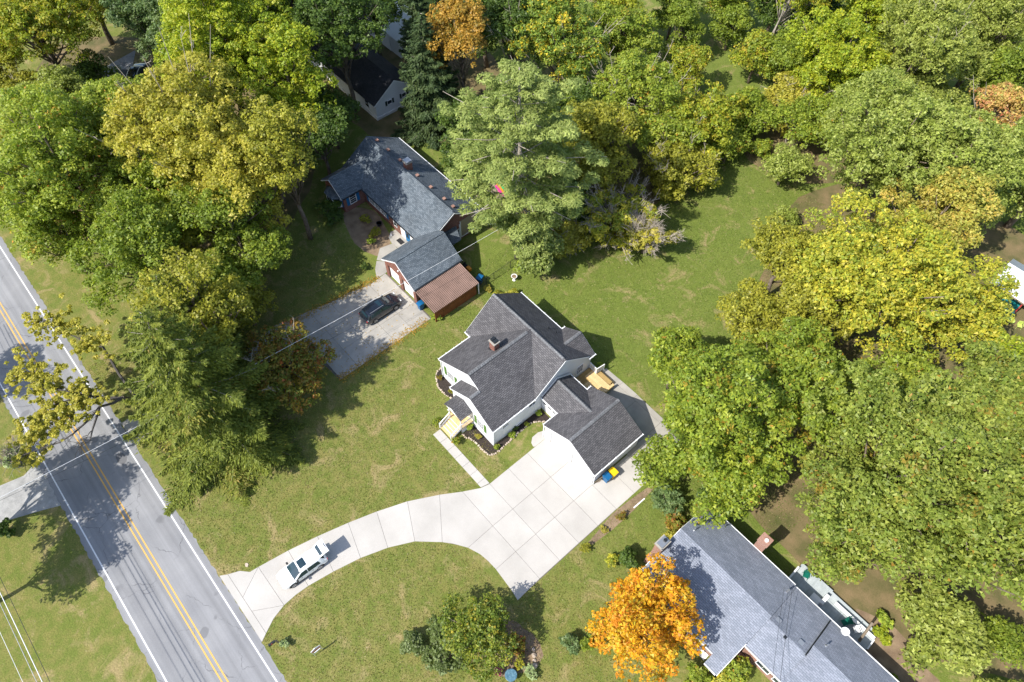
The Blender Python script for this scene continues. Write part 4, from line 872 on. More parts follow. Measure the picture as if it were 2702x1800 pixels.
for y, z, m_, r_, lb in ((-20.5,9,'fascia',.03,'thick pale cable running along the far roadside'),(-20.85,8.9,'metal',.025,'bundled grey cable beside the thick pale roadside cable'),(-20.1,8.9,'dark_metal',.02,'dark dotted cable running along the far roadside'),(-21.6,9,'fascia',.016,'thin pale outer cable running along the far roadside')):
    wire((-75,y,z), (20,y,z), 1.0, r_, lb, m_)
wire((3.1,29.0,4.5), (9.5,16.5,7), .3, .015, 'dark wire dropping across the blue grey roof', 'dark_metal'); wire((2.6,28.6,4.4), (9.0,16.2,7.2), .3, .012, 'thinner dark wire beside the one over the blue grey roof', 'dark_metal')
tag(MB().prism(blob(-31.35,-5.2,.2,.15,3,9),0,.06).build('field_stone', M['stone']), 'small pale stone at the edge of lawn and drive apron', 'stone')

# ------------------------------------------------------------------ vegetation
M['bark_dark'] = plain('bark_dark', (.07,.062,.055), .95)
def leaf_mat(name, trans=.42, rough=.5, spec=.35):
    m, n, l, b = newmat(name); n.remove(b); out = n['Material Output']
    at = n.new('ShaderNodeAttribute'); at.attribute_name = 'leaf_tint'
    df = n.new('ShaderNodeBsdfPrincipled'); df.inputs['Roughness'].default_value = rough; df.inputs['Specular IOR Level'].default_value = spec
    tr = n.new('ShaderNodeBsdfTranslucent'); mx = n.new('ShaderNodeMixShader'); mx.inputs[0].default_value = trans
    l.new(at.outputs['Color'], df.inputs['Base Color'])
    hs = mix(n, l, 1.0, at.outputs['Color'], (1.15,1.25,.55), 'MULTIPLY'); l.new(hs, tr.inputs['Color'])
    l.new(df.outputs[0], mx.inputs[1]); l.new(tr.outputs[0], mx.inputs[2]); l.new(mx.outputs[0], out.inputs['Surface'])
    return m
M['leaf'] = leaf_mat('leaf'); M['needle'] = leaf_mat('needle', .38, .6, .25)
def unit(a): return a/np.maximum(np.linalg.norm(a, axis=1, keepdims=True), 1e-9)
def leaves(name, P, N, S, colr, mat, parent, T=None, asp=.6, rng=None, kind='stuff', world=False):
    n = len(P); N = unit(N)
    if T is None: T = rng.normal(size=(n, 3))
    T = unit(T - N*np.sum(T*N, 1, keepdims=True)); Bn = np.cross(N, T); S = S[:, None]
    v = np.empty((n, 3, 3), np.float32)
    v[:, 0] = P+T*S*1.15; v[:, 1] = P-T*S*.75+Bn*S*asp*1.25; v[:, 2] = P-T*S*.75-Bn*S*asp*1.25
    me = bpy.data.meshes.new(name); me.vertices.add(3*n); me.vertices.foreach_set('co', v.ravel())
    me.loops.add(3*n); me.loops.foreach_set('vertex_index', np.arange(3*n, dtype=np.int32))
    me.polygons.add(n); me.polygons.foreach_set('loop_start', np.arange(0, 3*n, 3, dtype=np.int32))
    me.update()
    c4 = np.ones((n, 4), np.float32); c4[:, :3] = colr
    at = me.attributes.new('leaf_tint', 'FLOAT_COLOR', 'FACE'); at.data.foreach_set('color', c4.ravel())
    me.materials.append(mat)
    return link(name, me, parent, kind, world)
PAL = {  # leaf colours: list of (colour, weight)
 'yellowgreen': [((0.308,0.355,0.031),5),((0.405,0.386,0.036),2),((0.194,0.263,0.031),3)],
 'yellowgreen2': [((0.315,0.330,0.036),5),((0.405,0.300,0.043),1.5),((0.195,0.255,0.036),3)],
 'lightgreen': [((0.256,0.309,0.050),5),((0.329,0.355,0.057),3),((0.174,0.232,0.036),3),((0.549,0.232,0.057),.2)],
 'midgreen': [((0.183,0.239,0.037),5),((0.256,0.294,0.043),3),((0.128,0.178,0.028),3)],
 'green': [((0.211,0.270,0.040),5),((0.311,0.340,0.050),3),((0.146,0.201,0.031),3),((0.403,0.216,0.043),.25)],
 'gloss': [((0.211,0.254,0.057),5),((0.293,0.316,0.078),3),((0.146,0.194,0.040),3),((0.329,0.185,0.043),.3)],
 'dark': [((0.081,0.132,0.031),5),((0.121,0.178,0.037),3),((0.057,0.096,0.026),3)],
 'bluegreen': [((0.128,0.188,0.088),5),((0.180,0.232,0.111),3),((0.090,0.143,0.064),3)],
 'pale': [((.27,.30,.075),5),((.36,.38,.12),3),((.18,.215,.05),4)],
 'silver': [((.27,.31,.075),5),((.38,.41,.15),3),((.18,.225,.05),4)],
 'olive': [((0.285,0.277,0.043),5),((0.375,0.345,0.057),3),((0.195,0.203,0.036),3)],
 'oliveyellow': [((0.390,0.352,0.064),5),((0.480,0.405,0.085),3),((0.270,0.262,0.050),3)],
 'yellow': [((.44,.40,.055),4),((.52,.43,.07),2.5),((.27,.31,.05),4),((.20,.25,.045),1.5)],
 'tan': [((.44,.37,.10),5),((.48,.35,.10),2),((.30,.31,.075),4)],
 'orange': [((.62,.33,.02),5),((.62,.24,.03),3),((.54,.38,.035),2),((.40,.33,.04),1)],
 'brownorange': [((0.390,0.232,0.050),5),((0.480,0.270,0.057),3),((0.240,0.180,0.043),3)],
 'dotted': [((0.180,0.255,0.050),5),((0.255,0.300,0.057),2),((0.620,0.450,0.043),1.6),((0.135,0.195,0.036),2)],
 'pink': [((0.570,0.345,0.171),4),((0.510,0.405,0.143),3),((0.390,0.120,0.100),1.2),((0.330,0.330,0.114),2)],
 'red': [((.26,.155,.04),4),((.24,.22,.045),4),((.36,.11,.05),1.2),((.16,.19,.04),4),((.42,.28,.06),1)],
 'spruce': [((.175,.205,.045),5),((.26,.28,.06),3),((.115,.145,.035),3),((.34,.25,.10),.3)],
 'darkspruce': [((0.068,0.105,0.054),5),((0.098,0.135,0.064),3),((0.045,0.075,0.040),3)],
 'pine': [((0.243,0.285,0.107),5),((0.324,0.363,0.143),3),((0.162,0.209,0.071),3)],
 'greymix': [((.13,.17,.065),5),((.22,.26,.15),3),((.09,.12,.04),3)],
 'yellowmix': [((.15,.20,.035),5),((.26,.27,.045),2.5),((.09,.13,.025),3),((.42,.32,.05),.4)],
 'hosta': [((0.375,0.420,0.071),4),((0.240,0.330,0.057),4)],
 'greygreen': [((0.330,0.390,0.257),5),((0.450,0.510,0.356),3)],
}
def tints(rng, pal, n_clump, idx):
    cs = np.array([c for c, _ in PAL[pal]]); w = np.array([w for _, w in PAL[pal]], float); w /= w.sum()
    cl = cs[rng.choice(len(cs), n_clump, p=w)]*.6+cs[rng.choice(len(cs), n_clump, p=w)]*.4
    c = cl[idx]; sw = rng.random(len(idx)) < .4
    c[sw] = cs[rng.choice(len(cs), sw.sum(), p=w)]
    return c*np.array([1.08, 1.10, .80])*rng.uniform(.74, 1.24, (len(idx), 1))
def fill(rng, cc, rc, n_total, flat=.75, up=.55, rough=.6):
    w = rc**2; cnt = rng.multinomial(n_total, w/w.sum()); idx = np.repeat(np.arange(len(cc)), cnt); n = len(idx)
    d = unit(rng.normal(size=(n, 3))); low = (d[:, 2] < -.25) & (rng.random(n) < .75); d[low, 2] *= -1
    rad = rc[idx]*(.45+.55*rng.random(n)**.5)
    P = cc[idx]+d*rad[:, None]*np.array([1, 1, flat]); N = d*.8+np.array([0, 0, up])+rng.normal(size=(n, 3))*rough
    return P, N, idx
LEAF_K = 262
def broadleaf(name, label, x, y, zc, r, pal, rz=None, size=.15, cat='tree', group=None, seed=0, trunk='bark', rc=.72, stretch=(1,1), K=1.0, lean=(0,0), bare=0, z0=None, gap=.0):
    rng = np.random.default_rng(seed*7919+13); rz = rz or r*.85
    if cat == 'tree': r *= 1.1; rz *= 1.05
    t = thing(name, label, cat, (x,y,0), 0, group, world=False)
    n_c = int(7.5*(r/rc)**1.75)+14; nl = int(6+r*.7) if r > 1.6 else 3
    R3 = np.array([r*stretch[0], r*stretch[1], rz])
    ld = unit(rng.normal(size=(nl, 3))+np.array([0, 0, .25])); ga = np.arange(nl)*2.4+rng.uniform(0, 6.3)
    ld[:, 0] = np.cos(ga)*np.sqrt(np.maximum(0, 1-ld[:, 2]**2)); ld[:, 1] = np.sin(ga)*np.sqrt(np.maximum(0, 1-ld[:, 2]**2))
    lc = ld*R3*rng.uniform(.48, .70, (nl, 1)); lr = rng.uniform(.34, .55, nl)
    lc = np.concatenate([lc, [[0, 0, rz*.12]]]); lr = np.append(lr, .62)
    rcl = rc*rng.uniform(.6, 1.4, n_c)*min(1.0, r/2.6)
    li = rng.choice(nl+1, n_c, p=lr**2/np.sum(lr**2))
    d = unit(rng.normal(size=(n_c, 3))); fl = (d[:, 2] < -.1) & (rng.random(n_c) < .7); d[fl, 2] *= -1
    f = np.where(rng.random(n_c) < .15, rng.uniform(.3, .8, n_c), 1-.2*rng.random(n_c)**1.5)
    cc = lc[li]+d*f[:, None]*np.maximum(R3*lr[li][:, None]-rcl[:, None]*.5, R3*lr[li][:, None]*.4)+np.array([lean[0], lean[1], zc])
    if gap: keep = rng.random(n_c) > gap; cc = cc[keep]; rcl = rcl[keep]
    lowest = .25 if z0 is None else z0
    cc[:, 2] = np.maximum(cc[:, 2], lowest+rcl*.6)
    n = int(LEAF_K*K*r*r*(.22/size)**1.35*((rz/r+1)/1.85))+400
    P, N, idx = fill(rng, cc, rcl, n)
    P[:, 2] = np.maximum(P[:, 2], .06)
    S = size*rng.uniform(.65, 1.35, n)
    leaves('crown' if cat == 'tree' else 'foliage', P, N, S, tints(rng, pal, len(cc), idx), M['leaf'], t, rng=rng)
    tb = MB(); rt = max(.035, r*.05)
    top = np.array([lean[0]*.8, lean[1]*.8, zc+rz*.35]); pts = [(0,0,-.1)]
    for k in range(1, 6): f_ = k/5; pts.append((top[0]*f_+rng.normal()*r*.02, top[1]*f_+rng.normal()*r*.02, top[2]*f_))
    tb.tube(pts, [rt*1.25, rt, rt*.85, rt*.7, rt*.5, rt*.25], 8)
    tk = tb.build('trunk' if cat == 'tree' else 'stem', M[trunk], t, smooth=True, world=False, uv=False)
    lm = MB(); order = rng.permutation(len(cc))[:min(len(cc), 46)]
    for i in order:
        f_ = rng.uniform(.3, .85); a = np.array([top[0]*f_, top[1]*f_, top[2]*f_]); b = cc[i]; b = a+(b-a)*1.02
        a[2] = min(a[2], max(.1, b[2]*.95)); m_ = (a+b)/2+np.array([0, 0, -.06*np.linalg.norm(b-a)])+rng.normal(size=3)*r*.03
        lm.tube([a, m_, b], [rt*.38, rt*.24, rt*.07], 5)
    lm.build('limb' if cat == 'tree' else 'twig', M[trunk], tk, smooth=True, world=False, uv=False)
    if bare: twigs(t, rng, bare, cc, rcl, np.array([0, 0, zc*.4]))
    return t
def twigs(t, rng, count, cc, rcl, origin, mat='twig', reach=1.3):
    mb = MB()
    for k in range(count):
        i = rng.integers(len(cc)); e = origin+(cc[i]-origin)*reach+unit(rng.normal(size=(1, 3)))[0]*rcl[i]*.4; a = origin+(cc[i]-origin)*.45
        m_ = (a+e)/2+rng.normal(size=3)*.25; mb.tube([a, m_, e], [.07,.05,.022], 4)
        for j in range(5):
            f = rng.uniform(.3, 1.0); s_ = a+(e-a)*f; dirn = unit((e-a)[None]+rng.normal(size=(1, 3))*np.linalg.norm(e-a)*.7)[0]*rng.uniform(.5, 1.3)
            mb.tube([s_, s_+dirn*.5+rng.normal(size=3)*.06, s_+dirn], [.032,.024,.012], 3)
            for q in range(2): f2 = rng.uniform(.4, 1); s2 = s_+dirn*f2; d2 = unit(dirn[None]+rng.normal(size=(1, 3))*.8)[0]*rng.uniform(.2,.5); mb.tube([s2, s2+d2], [.018,.008], 3)
    return mb.build('bare_twig', M[mat], t, world=False, uv=False, kind='stuff')
def conifer(name, label, x, y, h, r, pal, seed, n=42000, size=.2, low=.6, group=None, droop=.28, trunk='bark', nb=None, asp=.3):
    rng = np.random.default_rng(seed); t = thing(name, label, 'tree', (x,y,0), 0, group, world=False)
    MB().tube([(0,0,-.1),(0,0,h*.3),(0,0,h*.7),(0,0,h*.98)], [r*.06,r*.05,r*.03,.02], 8).build('trunk', M[trunk], t, smooth=True, world=False, uv=False)
    nb = nb or int(h*9); zb = low+(h-low)*(np.arange(nb)+rng.random(nb))/nb; az = np.arange(nb)*2.399+rng.normal(size=nb)*.3
    Lb = r*np.power(np.clip(1-zb/h, .02, 1), .66)*rng.uniform(.6, 1.15, nb)
    up = (zb/h)*.35-droop
    w = Lb**1.6; cnt = rng.multinomial(n, w/w.sum()); idx = np.repeat(np.arange(nb), cnt); m = len(idx)
    s = rng.random(m)**.65*.95+.05; L = Lb[idx]; ca, sa = np.cos(az[idx]), np.sin(az[idx])
    lat = rng.normal(size=m)*.20*L*(1.08-s)**.7*np.where(s > .9, .4, 1); hang = -np.abs(lat)*.45-rng.random(m)*.10*L*(1-s*.5)
    zz = zb[idx]+up[idx]*L*s+.16*L*s*s+hang
    P = np.stack([ca*L*s-sa*lat, sa*L*s+ca*lat, np.maximum(zz, .08)], 1)
    sg = np.sign(lat)
    T = np.stack([ca*.8-sa*sg*.7, sa*.8+ca*sg*.7, np.full(m, -.25)], 1)+rng.normal(size=(m, 3))*.25
    N = np.stack([ca*.25, sa*.25, np.ones(m)], 1)+rng.normal(size=(m, 3))*.45
    leaves('crown', P, N, size*rng.uniform(.7, 1.4, m), tints(rng, pal, nb, idx), M['needle'], t, T=T, asp=asp, rng=rng)
    bm = MB()
    for i in range(0, nb, 2):
        a = (0,0,zb[i]); e = (math.cos(az[i])*Lb[i]*.85, math.sin(az[i])*Lb[i]*.85, max(.1, zb[i]+up[i]*Lb[i]*.85+.1*Lb[i])); bm.tube([a, ((a[0]+e[0])/2, (a[1]+e[1])/2, (a[2]+e[2])/2-.05*Lb[i]), e], [.05,.035,.012], 4)
    bm.build('branch', M['bark_grey'], t, world=False, uv=False, kind='stuff')
    return t
def white_pine(label, x, y, h, seed):
    rng = np.random.default_rng(seed); t = thing('white_pine', label, 'tree', (x,y,0), 0, None, world=False)
    tr = MB().tube([(0,0,-.1),(.1,0,5),(-.1,.15,11),(.1,.1,18),(0,0,h-1)], [.42,.36,.30,.2,.05], 10).build('trunk', M['bark_grey'], t, smooth=True, world=False, uv=False)
    cc = []; rc = []; bm = MB()
    z = 5.5
    while z < h-.5:
        f = (z-5.5)/(h-5.5); L0 = 8.6*math.sin(math.pi*(.24+.72*f))**.8 if f < .9 else 2.2
        k = rng.integers(4, 7) if z > 8 else rng.integers(2, 4); a0 = rng.uniform(0, 6.28)
        for j in range(k):
            az = a0+j*2*math.pi/k+rng.normal()*.25; L = L0*rng.uniform(.6, 1.12); rise = rng.uniform(-.05,.12)+.25*f
            if z < 9: L *= .75
            e = np.array([math.cos(az)*L, math.sin(az)*L, z+L*rise]); bm.tube([(0,0,z), (e[0]*.5,e[1]*.5,z+L*rise*.3), e], [.11*(1.1-f),.07*(1.1-f)+.01,.02], 5)
            m = max(2, int(L*.95))
            for q in range(m):
                s = .38+.62*(q+rng.random()*.5)/m; lat = rng.normal()*.16*L
                cc.append([math.cos(az)*L*s-math.sin(az)*lat, math.sin(az)*L*s+math.cos(az)*lat, z+L*rise*s*s+rng.normal()*.15]); rc.append(rng.uniform(.65, 1.2)*(1.1-.3*f))
        z += rng.uniform(.85, 1.35)
    cc = np.array(cc); rc = np.array(rc)
    P, N, idx = fill(rng, cc, rc, 62000, .45, .8, .5); d = P-cc[idx]
    T = d+np.array([0, 0, .25])+rng.normal(size=P.shape)*.35
    leaves('crown', P, N, .2*rng.uniform(.7, 1.3, len(P)), tints(rng, 'pine', len(cc), idx), M['needle'], t, T=T, asp=.32, rng=rng)
    bm.build('branch', M['bark_grey'], tr, smooth=True, world=False, uv=False)
    return t

def tree(label, x, y, zc, r, pal, seed, **k): return broadleaf(k.pop('name', 'broadleaf_tree'), label, x, y, zc, r, pal, seed=seed, **k)
def shrub(label, x, y, zc, r, pal, seed, **k): return broadleaf(k.pop('name', 'shrub'), label, x, y, zc, r, pal, seed=seed, cat='shrub', size=k.pop('size', .13), rc=k.pop('rc', .45), **k)
G1 = 'trees along the road by the neighbour'; G2 = 'trees of the back wood'; G3 = 'trees east of the lawn'
tree('yellow green maple with orange tips standing beyond the shaded far drive', -109.4, 10.6, 10, 7.4, 'yellowgreen2', 1, rz=7)
tree('small sparse olive tree at roadside below the far yellow green maple', -105.6, 3.5, 5, 3.5, 'olive', 2, gap=.3, bare=10)
tree('pale sage green tree beside the far concrete drive', -98.8, 7.4, 6.5, 4.2, 'pale', 3)
tree('dark blue green tree overhanging the shaded far drive', -104.2, 23.2, 9, 5.2, 'bluegreen', 4, rz=6)
tree('huge bright yellow green tree, tallest behind the brick house roadside trees', -82.8, 25.0, 13, 9.0, 'yellowgreen', 5, rz=9.5)
tree('bright yellow green tree beside the brick house left roof end', -75.2, 29.5, 10.5, 5.6, 'yellowgreen', 6, rz=6.5)
tree('large light green oak leaning over the road edge', -77.8, 2.4, 12, 8.0, 'lightgreen', 7, rz=8)
tree('light green roadside tree reaching over the white edge line', -75.0, -1.8, 8, 5.6, 'lightgreen', 8, rz=5)
tree('mid green leafy tree between the olive tree and the big spruce', -64.8, 4.5, 8.5, 6.6, 'midgreen', 9, rz=5.5)
tree('large yellowish olive tree with dead grey twigs before the brick house', -72.0, 15.4, 13, 8.2, 'oliveyellow', 10, rz=8, bare=14)
tree('olive yellow tree shading the brick house front lawn', -62.4, 16.6, 11, 5.8, 'oliveyellow', 11, rz=6)
tree('low green tree hanging over lawn beside the neighbour drive', -58.6, 12.4, 7.0, 4.8, 'midgreen', 12)
tree('small dogwood turning red and bronze at the neighbour drive mouth', -45.4, 8.4, 3.6, 4.6, 'red', 13, rz=3.6, size=.14, rc=.5, gap=.12, bare=10, K=.8)
tree('dark green tree over the white sided house roof', -78.5, 39.2, 12.5, 5.8, 'dark', 14, rz=6)
tree('dark shaded tree at the left end of the brick house', -69.5, 29.0, 7, 4.2, 'dark', 15)
tree('dark shaded undergrowth tree under the bright yellow green tree', -73.6, 33.0, 5.5, 3.8, 'dark', 16)
tree('dark green tree behind the bright yellow green giant', -88.5, 38, 13, 6.5, 'dark', 17, rz=7)
tree('deep green tree at the far edge above the white sided house', -95, 45, 12, 6.5, 'midgreen', 18, rz=7)
tree('bronze orange oak beside the dark spruce', -67.2, 50.2, 12, 4.4, 'brownorange', 19, rz=6)
tree('dark leafed tree between the bronze oak and the orange dotted tree', -66.0, 58.2, 10.5, 4.6, 'dark', 20, rz=6, bare=10)
tree('green tree dotted with orange leaves behind the white pine', -60.2, 61.5, 10.5, 6.2, 'dotted', 21, rz=6.5, bare=14)
tree('bright green tree right of the orange dotted tree', -58.0, 71.4, 8.5, 5.0, 'green', 22)
tree('rounded green tree casting shadow on the far clearing', -56.1, 82.2, 4.6, 3.4, 'midgreen', 23, rz=4.4)
tree('small rounded green tree at the back of the far clearing', -52.9, 90.2, 4.5, 3.1, 'midgreen', 24, rz=4)
tree('light green tree with bare grey limbs behind the dead brush', -48.4, 62.9, 8, 5.8, 'lightgreen', 25, rz=6, bare=26, gap=.15)
tree('dark olive dense tree right of the white pine', -44.8, 53.0, 7, 5.6, 'olive', 26, rz=5.5)
tree('deep green tree filling behind the olive tree and pine', -50.8, 55.2, 7, 4.8, 'dark', 27)
tree('yellow green bushy tree between far clearing and back lawn', -41.0, 68.0, 5, 5.2, 'yellowgreen2', 28, rz=4.6, bare=12)
tree('olive thicket tree at back lawn edge with bare twigs', -38.3, 61.0, 4.2, 4.8, 'olive', 29, rz=4, bare=14)
tree('small bright yellow green tree at corner of back lawn', -35.8, 63.6, 3.0, 2.5, 'yellow', 30, rz=2.8, size=.18, bare=8)
tree('half dead brush tree with pale bare twigs and yellow leaves', -37.4, 49.8, 3.4, 4.6, 'yellow', 31, rz=3, gap=.6, bare=150, stretch=(1,1.1))
tree('dead pale twiggy brush reaching over back lawn beside yellow leaves', -33.2, 50.5, 3.0, 3.4, 'oliveyellow', 32, rz=2.4, gap=.78, bare=170)
tree('tall yellow green tree with bare pale forked trunk by far clearing', -47.2, 91.6, 14, 5.4, 'yellowgreen2', 33, rz=5.5, trunk='bark_grey', lean=(2.0,1.0), z0=8)
tree('pale yellowish brushy tree below the forked pale trunk', -36.1, 82.5, 3.6, 4.6, 'oliveyellow', 34, rz=3.4, bare=20, gap=.2)
tree('low green thicket tree between back lawn and far wood', -38.6, 77.0, 3.2, 4.2, 'green', 35, rz=3.2)
tree('bright green locust tree with yellow leaflets', -34.9, 88.0, 8.5, 7.2, 'yellowgreen', 36, rz=7)
tree('pale green airy tree with grey limbs at the back right', -27.4, 95.0, 10.5, 8.4, 'pale', 37, rz=8, bare=16)
tree('pale green far tree beyond the airy one', -24.3, 107.6, 10.5, 6.8, 'pale', 38)
tree('dark green tree in shade at the far right back', -18.3, 103.1, 6.5, 5.6, 'midgreen', 39)
tree('large silvery green maple at the right of the back lawn', -21.0, 75.5, 10, 8.6, 'silver', 40, rz=8)
tree('silvery green maple beside the white carport', -11.8, 78.5, 10.5, 7.0, 'silver', 41, rz=7)
tree('pinkish orange tree behind the silvery maples', -15.5, 95.2, 8, 4.0, 'pink', 42, bare=8)
tree('tan yellow tree between silvery maple and yellow maple', -10.5, 70.2, 9, 5.6, 'tan', 43, rz=6)
tree('large bright yellow maple right of the back lawn', -9.8, 57.4, 10, 8.4, 'yellow', 44, rz=7.5)
tree('yellow maple spreading toward the white carport', -3.6, 62.0, 8, 5.2, 'yellow', 45, rz=5.5)
tree('olive green tree at the right edge of the back lawn', -19.0, 56.0, 7, 4.9, 'olive', 46)
tree('olive green lower tree between back lawn and yellow maple', -16.0, 48.2, 5.2, 4.4, 'olive', 47)
tree('bright green tree overhanging garage and patio', -10.6, 34.4, 8.5, 7.0, 'green', 48, rz=7)
tree('smaller green tree at the patio corner of the back lawn', -18.2, 38.3, 5.2, 3.5, 'green', 49, rz=4)
tree('green tree hanging over the blue grey roof corner', -6.6, 31.6, 5.0, 3.4, 'green', 50, rz=3.6)
tree('dense green tree between garage trees and the great oak', -8.3, 42.5, 8, 5.6, 'green', 64, rz=6)
tree('enormous glossy green oak beside the blue roofed house', 2.4, 40.6, 11, 8.6, 'gloss', 51, rz=8, rc=.8, K=1.1)
tree('glossy green oak at the far side of the enormous oak', 5.5, 50.2, 11, 7.2, 'gloss', 52, rz=7)
tree('glossy green oak over the stone path at the lower right', 11.6, 41.4, 10.5, 6.4, 'gloss', 53, rz=6.5)
tree('glossy green oak limb crown hanging over the grey deck', 3.6, 35.2, 8.5, 4.8, 'gloss', 54, rz=4.5)
tree('pale yellow green airy small tree by the stone path', 12.8, 35.4, 3.8, 4.0, 'pale', 55, rz=3.4, size=.17, gap=.15)
tree('orange autumn maple before the blue roofed house', -3.2, 17.2, 5.0, 4.4, 'orange', 56, rz=5.4, rc=.5, size=.14, stretch=(1,1.05))
tree('dark green bushy tree with yellow leaves above the blue table', -12.0, 6.9, 2.6, 3.3, 'yellowmix', 57, rz=2.6, size=.11, rc=.4)
shrub('grey green low shrub on road side of the bushy tree', -14.6, 4.6, .9, 1.7, 'greymix', 58, rz=1.1)
shrub('grey green straggly shrub nearest the yard sign', -15.8, 2.2, .7, 1.5, 'greymix', 158, rz=.8, gap=.2)
shrub('grey green shrub between the bushy tree and red chairs', -12.8, 3.6, .8, 1.8, 'greymix', 159, rz=1.0)
shrub('dark reddish shrub between bushy tree and large pale stones', -9.6, 8.9, .8, 1.3, 'red', 160, rz=.8, gap=.2)
shrub('blue grey round shrub in front lawn near orange maple', -6.4, 12.5, .9, 1.1, 'bluegreen', 59); shrub('green shrub touching the blue grey round one', -5.5, 13.6, .8, .95, 'midgreen', 60)
shrub('bright green shrub in corner of the blue roofed house', 4.3, 21.2, 1.3, 1.6, 'lightgreen', 61); shrub('yellow leaved shrub beside bright green one at house corner', 4.0, 19.5, 1.1, 1.2, 'yellow', 62)
shrub('lime green shrub spilling from the house corner toward the road', 2.6, 18.2, 1.0, 1.5, 'lightgreen', 63)
shrub('dark shrub with golden tips behind orange maple', -8.1, 21.4, 1.0, 1.4, 'dark', 65); shrub('golden flowered shrub behind orange maple', -9.2, 20.4, .7, .8, 'yellow', 66)
shrub('rusty leaved shrub at blue roofed house corner', -8.0, 27.6, .9, 1.5, 'red', 67); shrub('green bush under garage trees beside concrete edge', -9.8, 28.4, 1.2, 1.8, 'bluegreen', 68)
shrub('pale dry shrub at blue roofed house corner', -7.2, 25.9, .6, .9, 'oliveyellow', 69)
white_pine('tall white pine with bare lower trunk between the two back yards', -42.7, 38.4, 27.5, 71)
tree('lower blue green pine bough tree at foot of white pine', -39.6, 38.6, 3.6, 2.6, 'pine', 72, rz=3.6, size=.17)
tree('yellow green brush tree at back lawn edge near white pine', -39.4, 43.6, 2.2, 3.0, 'oliveyellow', 73, rz=2.4, size=.17, bare=30, gap=.2)
tree('dark thicket behind the half dead brush', -42.3, 46.8, 3.5, 3.6, 'dark', 74, rz=3.4)
conifer('spruce_tree', 'huge dark olive spruce beside the road and neighbour drive', -45.2, .2, 20.5, 9.2, 'spruce', 75, n=100000, size=.17)
conifer('spruce_tree', 'second dark olive spruce merged behind the huge one', -52.6, 3.0, 16, 6.4, 'spruce', 76, n=45000, size=.17)
conifer('spruce_tree', 'dark blue green spruce behind the brick house', -68.6, 45.5, 17, 5.6, 'darkspruce', 77, n=40000, size=.24)
conifer('spruce_tree', 'dark slender spruce over the outbuilding', -77.5, 50.5, 17, 4.2, 'darkspruce', 78, n=22000, size=.24)
tree('dark understorey tree filling between roadside oaks and far drive', -91, 4.5, 4, 4, 'midgreen', 300)
tree('mid green tree between pale sage tree and yellow giant', -87.5, 13, 6.5, 4.6, 'lightgreen', 301)
tree('green undergrowth tree below the far yellow green maple', -100, 3.5, 5, 4.5, 'olive', 302)
tree('deep green tree right of the blue green one', -96, 30, 11, 6.5, 'midgreen', 303)
tree('tall green tree at far edge behind the blue green one', -108, 32, 11, 7, 'dark', 304)
tree('green roadside tree between the light green oaks', -84, -1, 8, 5.5, 'lightgreen', 305)
tree('dark green filler tree behind bronze oak', -74, 60, 9, 6, 'dark', 306)
tree('green tree at far edge behind orange dotted tree', -70, 68, 10, 6, 'midgreen', 307)
tree('yellow green tree at far edge right of orange dotted tree', -64, 76, 9, 5.5, 'yellowgreen2', 308)
tree('green thicket tree between locust and silvery maple', -29, 84, 5, 5, 'green', 309)
tree('green thicket tree behind pale brushy tree', -42, 88, 5, 4.5, 'midgreen', 310)
tree('dark thicket tree beside pale forked trunk', -44, 97, 6, 5.5, 'dark', 311)
tree('green tree beyond the locust', -37, 101, 9, 7, 'yellowgreen', 312)
tree('pale tree between airy tree and silvery maple', -21, 87, 7, 5.5, 'pale', 313)
tree('silvery green tree at far right beyond carport', -6, 88, 8, 6.5, 'silver', 314)
tree('green tree behind the yellow maple by the carport', 8.5, 67, 6, 4.5, 'lightgreen', 315)
tree('olive tree between the yellow maple and back lawn trees', -13, 51.5, 7, 4.8, 'olive', 316)
tree('green tree between yellow maple and enormous oak', -1, 50, 8, 5.5, 'lightgreen', 317)
tree('glossy tree right of enormous oak at picture edge', 13, 50, 10, 6.5, 'gloss', 318)
tree('yellow green tree below yellow maple at right edge', 6, 59, 7, 5.5, 'yellowgreen', 319)
tree('glossy green tree at the far lower right', 19, 45, 9, 6, 'gloss', 320)
tree('green undergrowth tree beneath garage trees', -12, 29.6, 3.4, 2.6, 'midgreen', 321)
tree('dark tree behind white sided house', -86, 49, 9, 5, 'dark', 322)
tree('green tree between white pine and orange dotted tree', -54, 51, 8, 5, 'midgreen', 323)
tree('dark undergrowth tree behind brick house deck', -55, 49, 4, 3.5, 'dark', 324)
tree('light green tree in the middle of the roadside oaks', -70.5, 8.5, 9, 6.5, 'lightgreen', 340)
tree('olive tree between yellowish olive trees and mid green tree', -66, 11.5, 8, 5, 'olive', 341)
tree('light green tree behind the large roadside oak', -83, 9.5, 10, 6.5, 'lightgreen', 342)
tree('pale tree left of the middle roadside oaks', -89, 3.5, 7, 5.5, 'pale', 343)
tree('green tree tucked behind the second spruce', -58, 6.5, 6.5, 4.6, 'midgreen', 344)
tree('low olive tree beside neighbour drive and spruce', -55, 9.3, 4.5, 3.4, 'olive', 345)
tree('dark tree between yellow giant and olive tree', -79, 19.5, 8, 5, 'dark', 346)
tree('green low tree before brick house bay window', -69.5, 22, 6, 4.4, 'midgreen', 347)
tree('yellow green tree at far top edge behind the yellow giant', -93, 36, 14, 7, 'yellowgreen', 348)
tree('low dark thicket behind the brick house back lawn', -62, 46, 4, 4, 'dark', 349)
tree('dark green tree at far top beside outbuilding', -84, 60, 11, 6.5, 'dark', 350)
tree('green thicket tree at back lawn corner by brambles', -32.5, 80, 4, 4, 'green', 351)
tree('bright green thicket tree left of silvery maple', -29.5, 72.5, 3.5, 3, 'silver', 352)
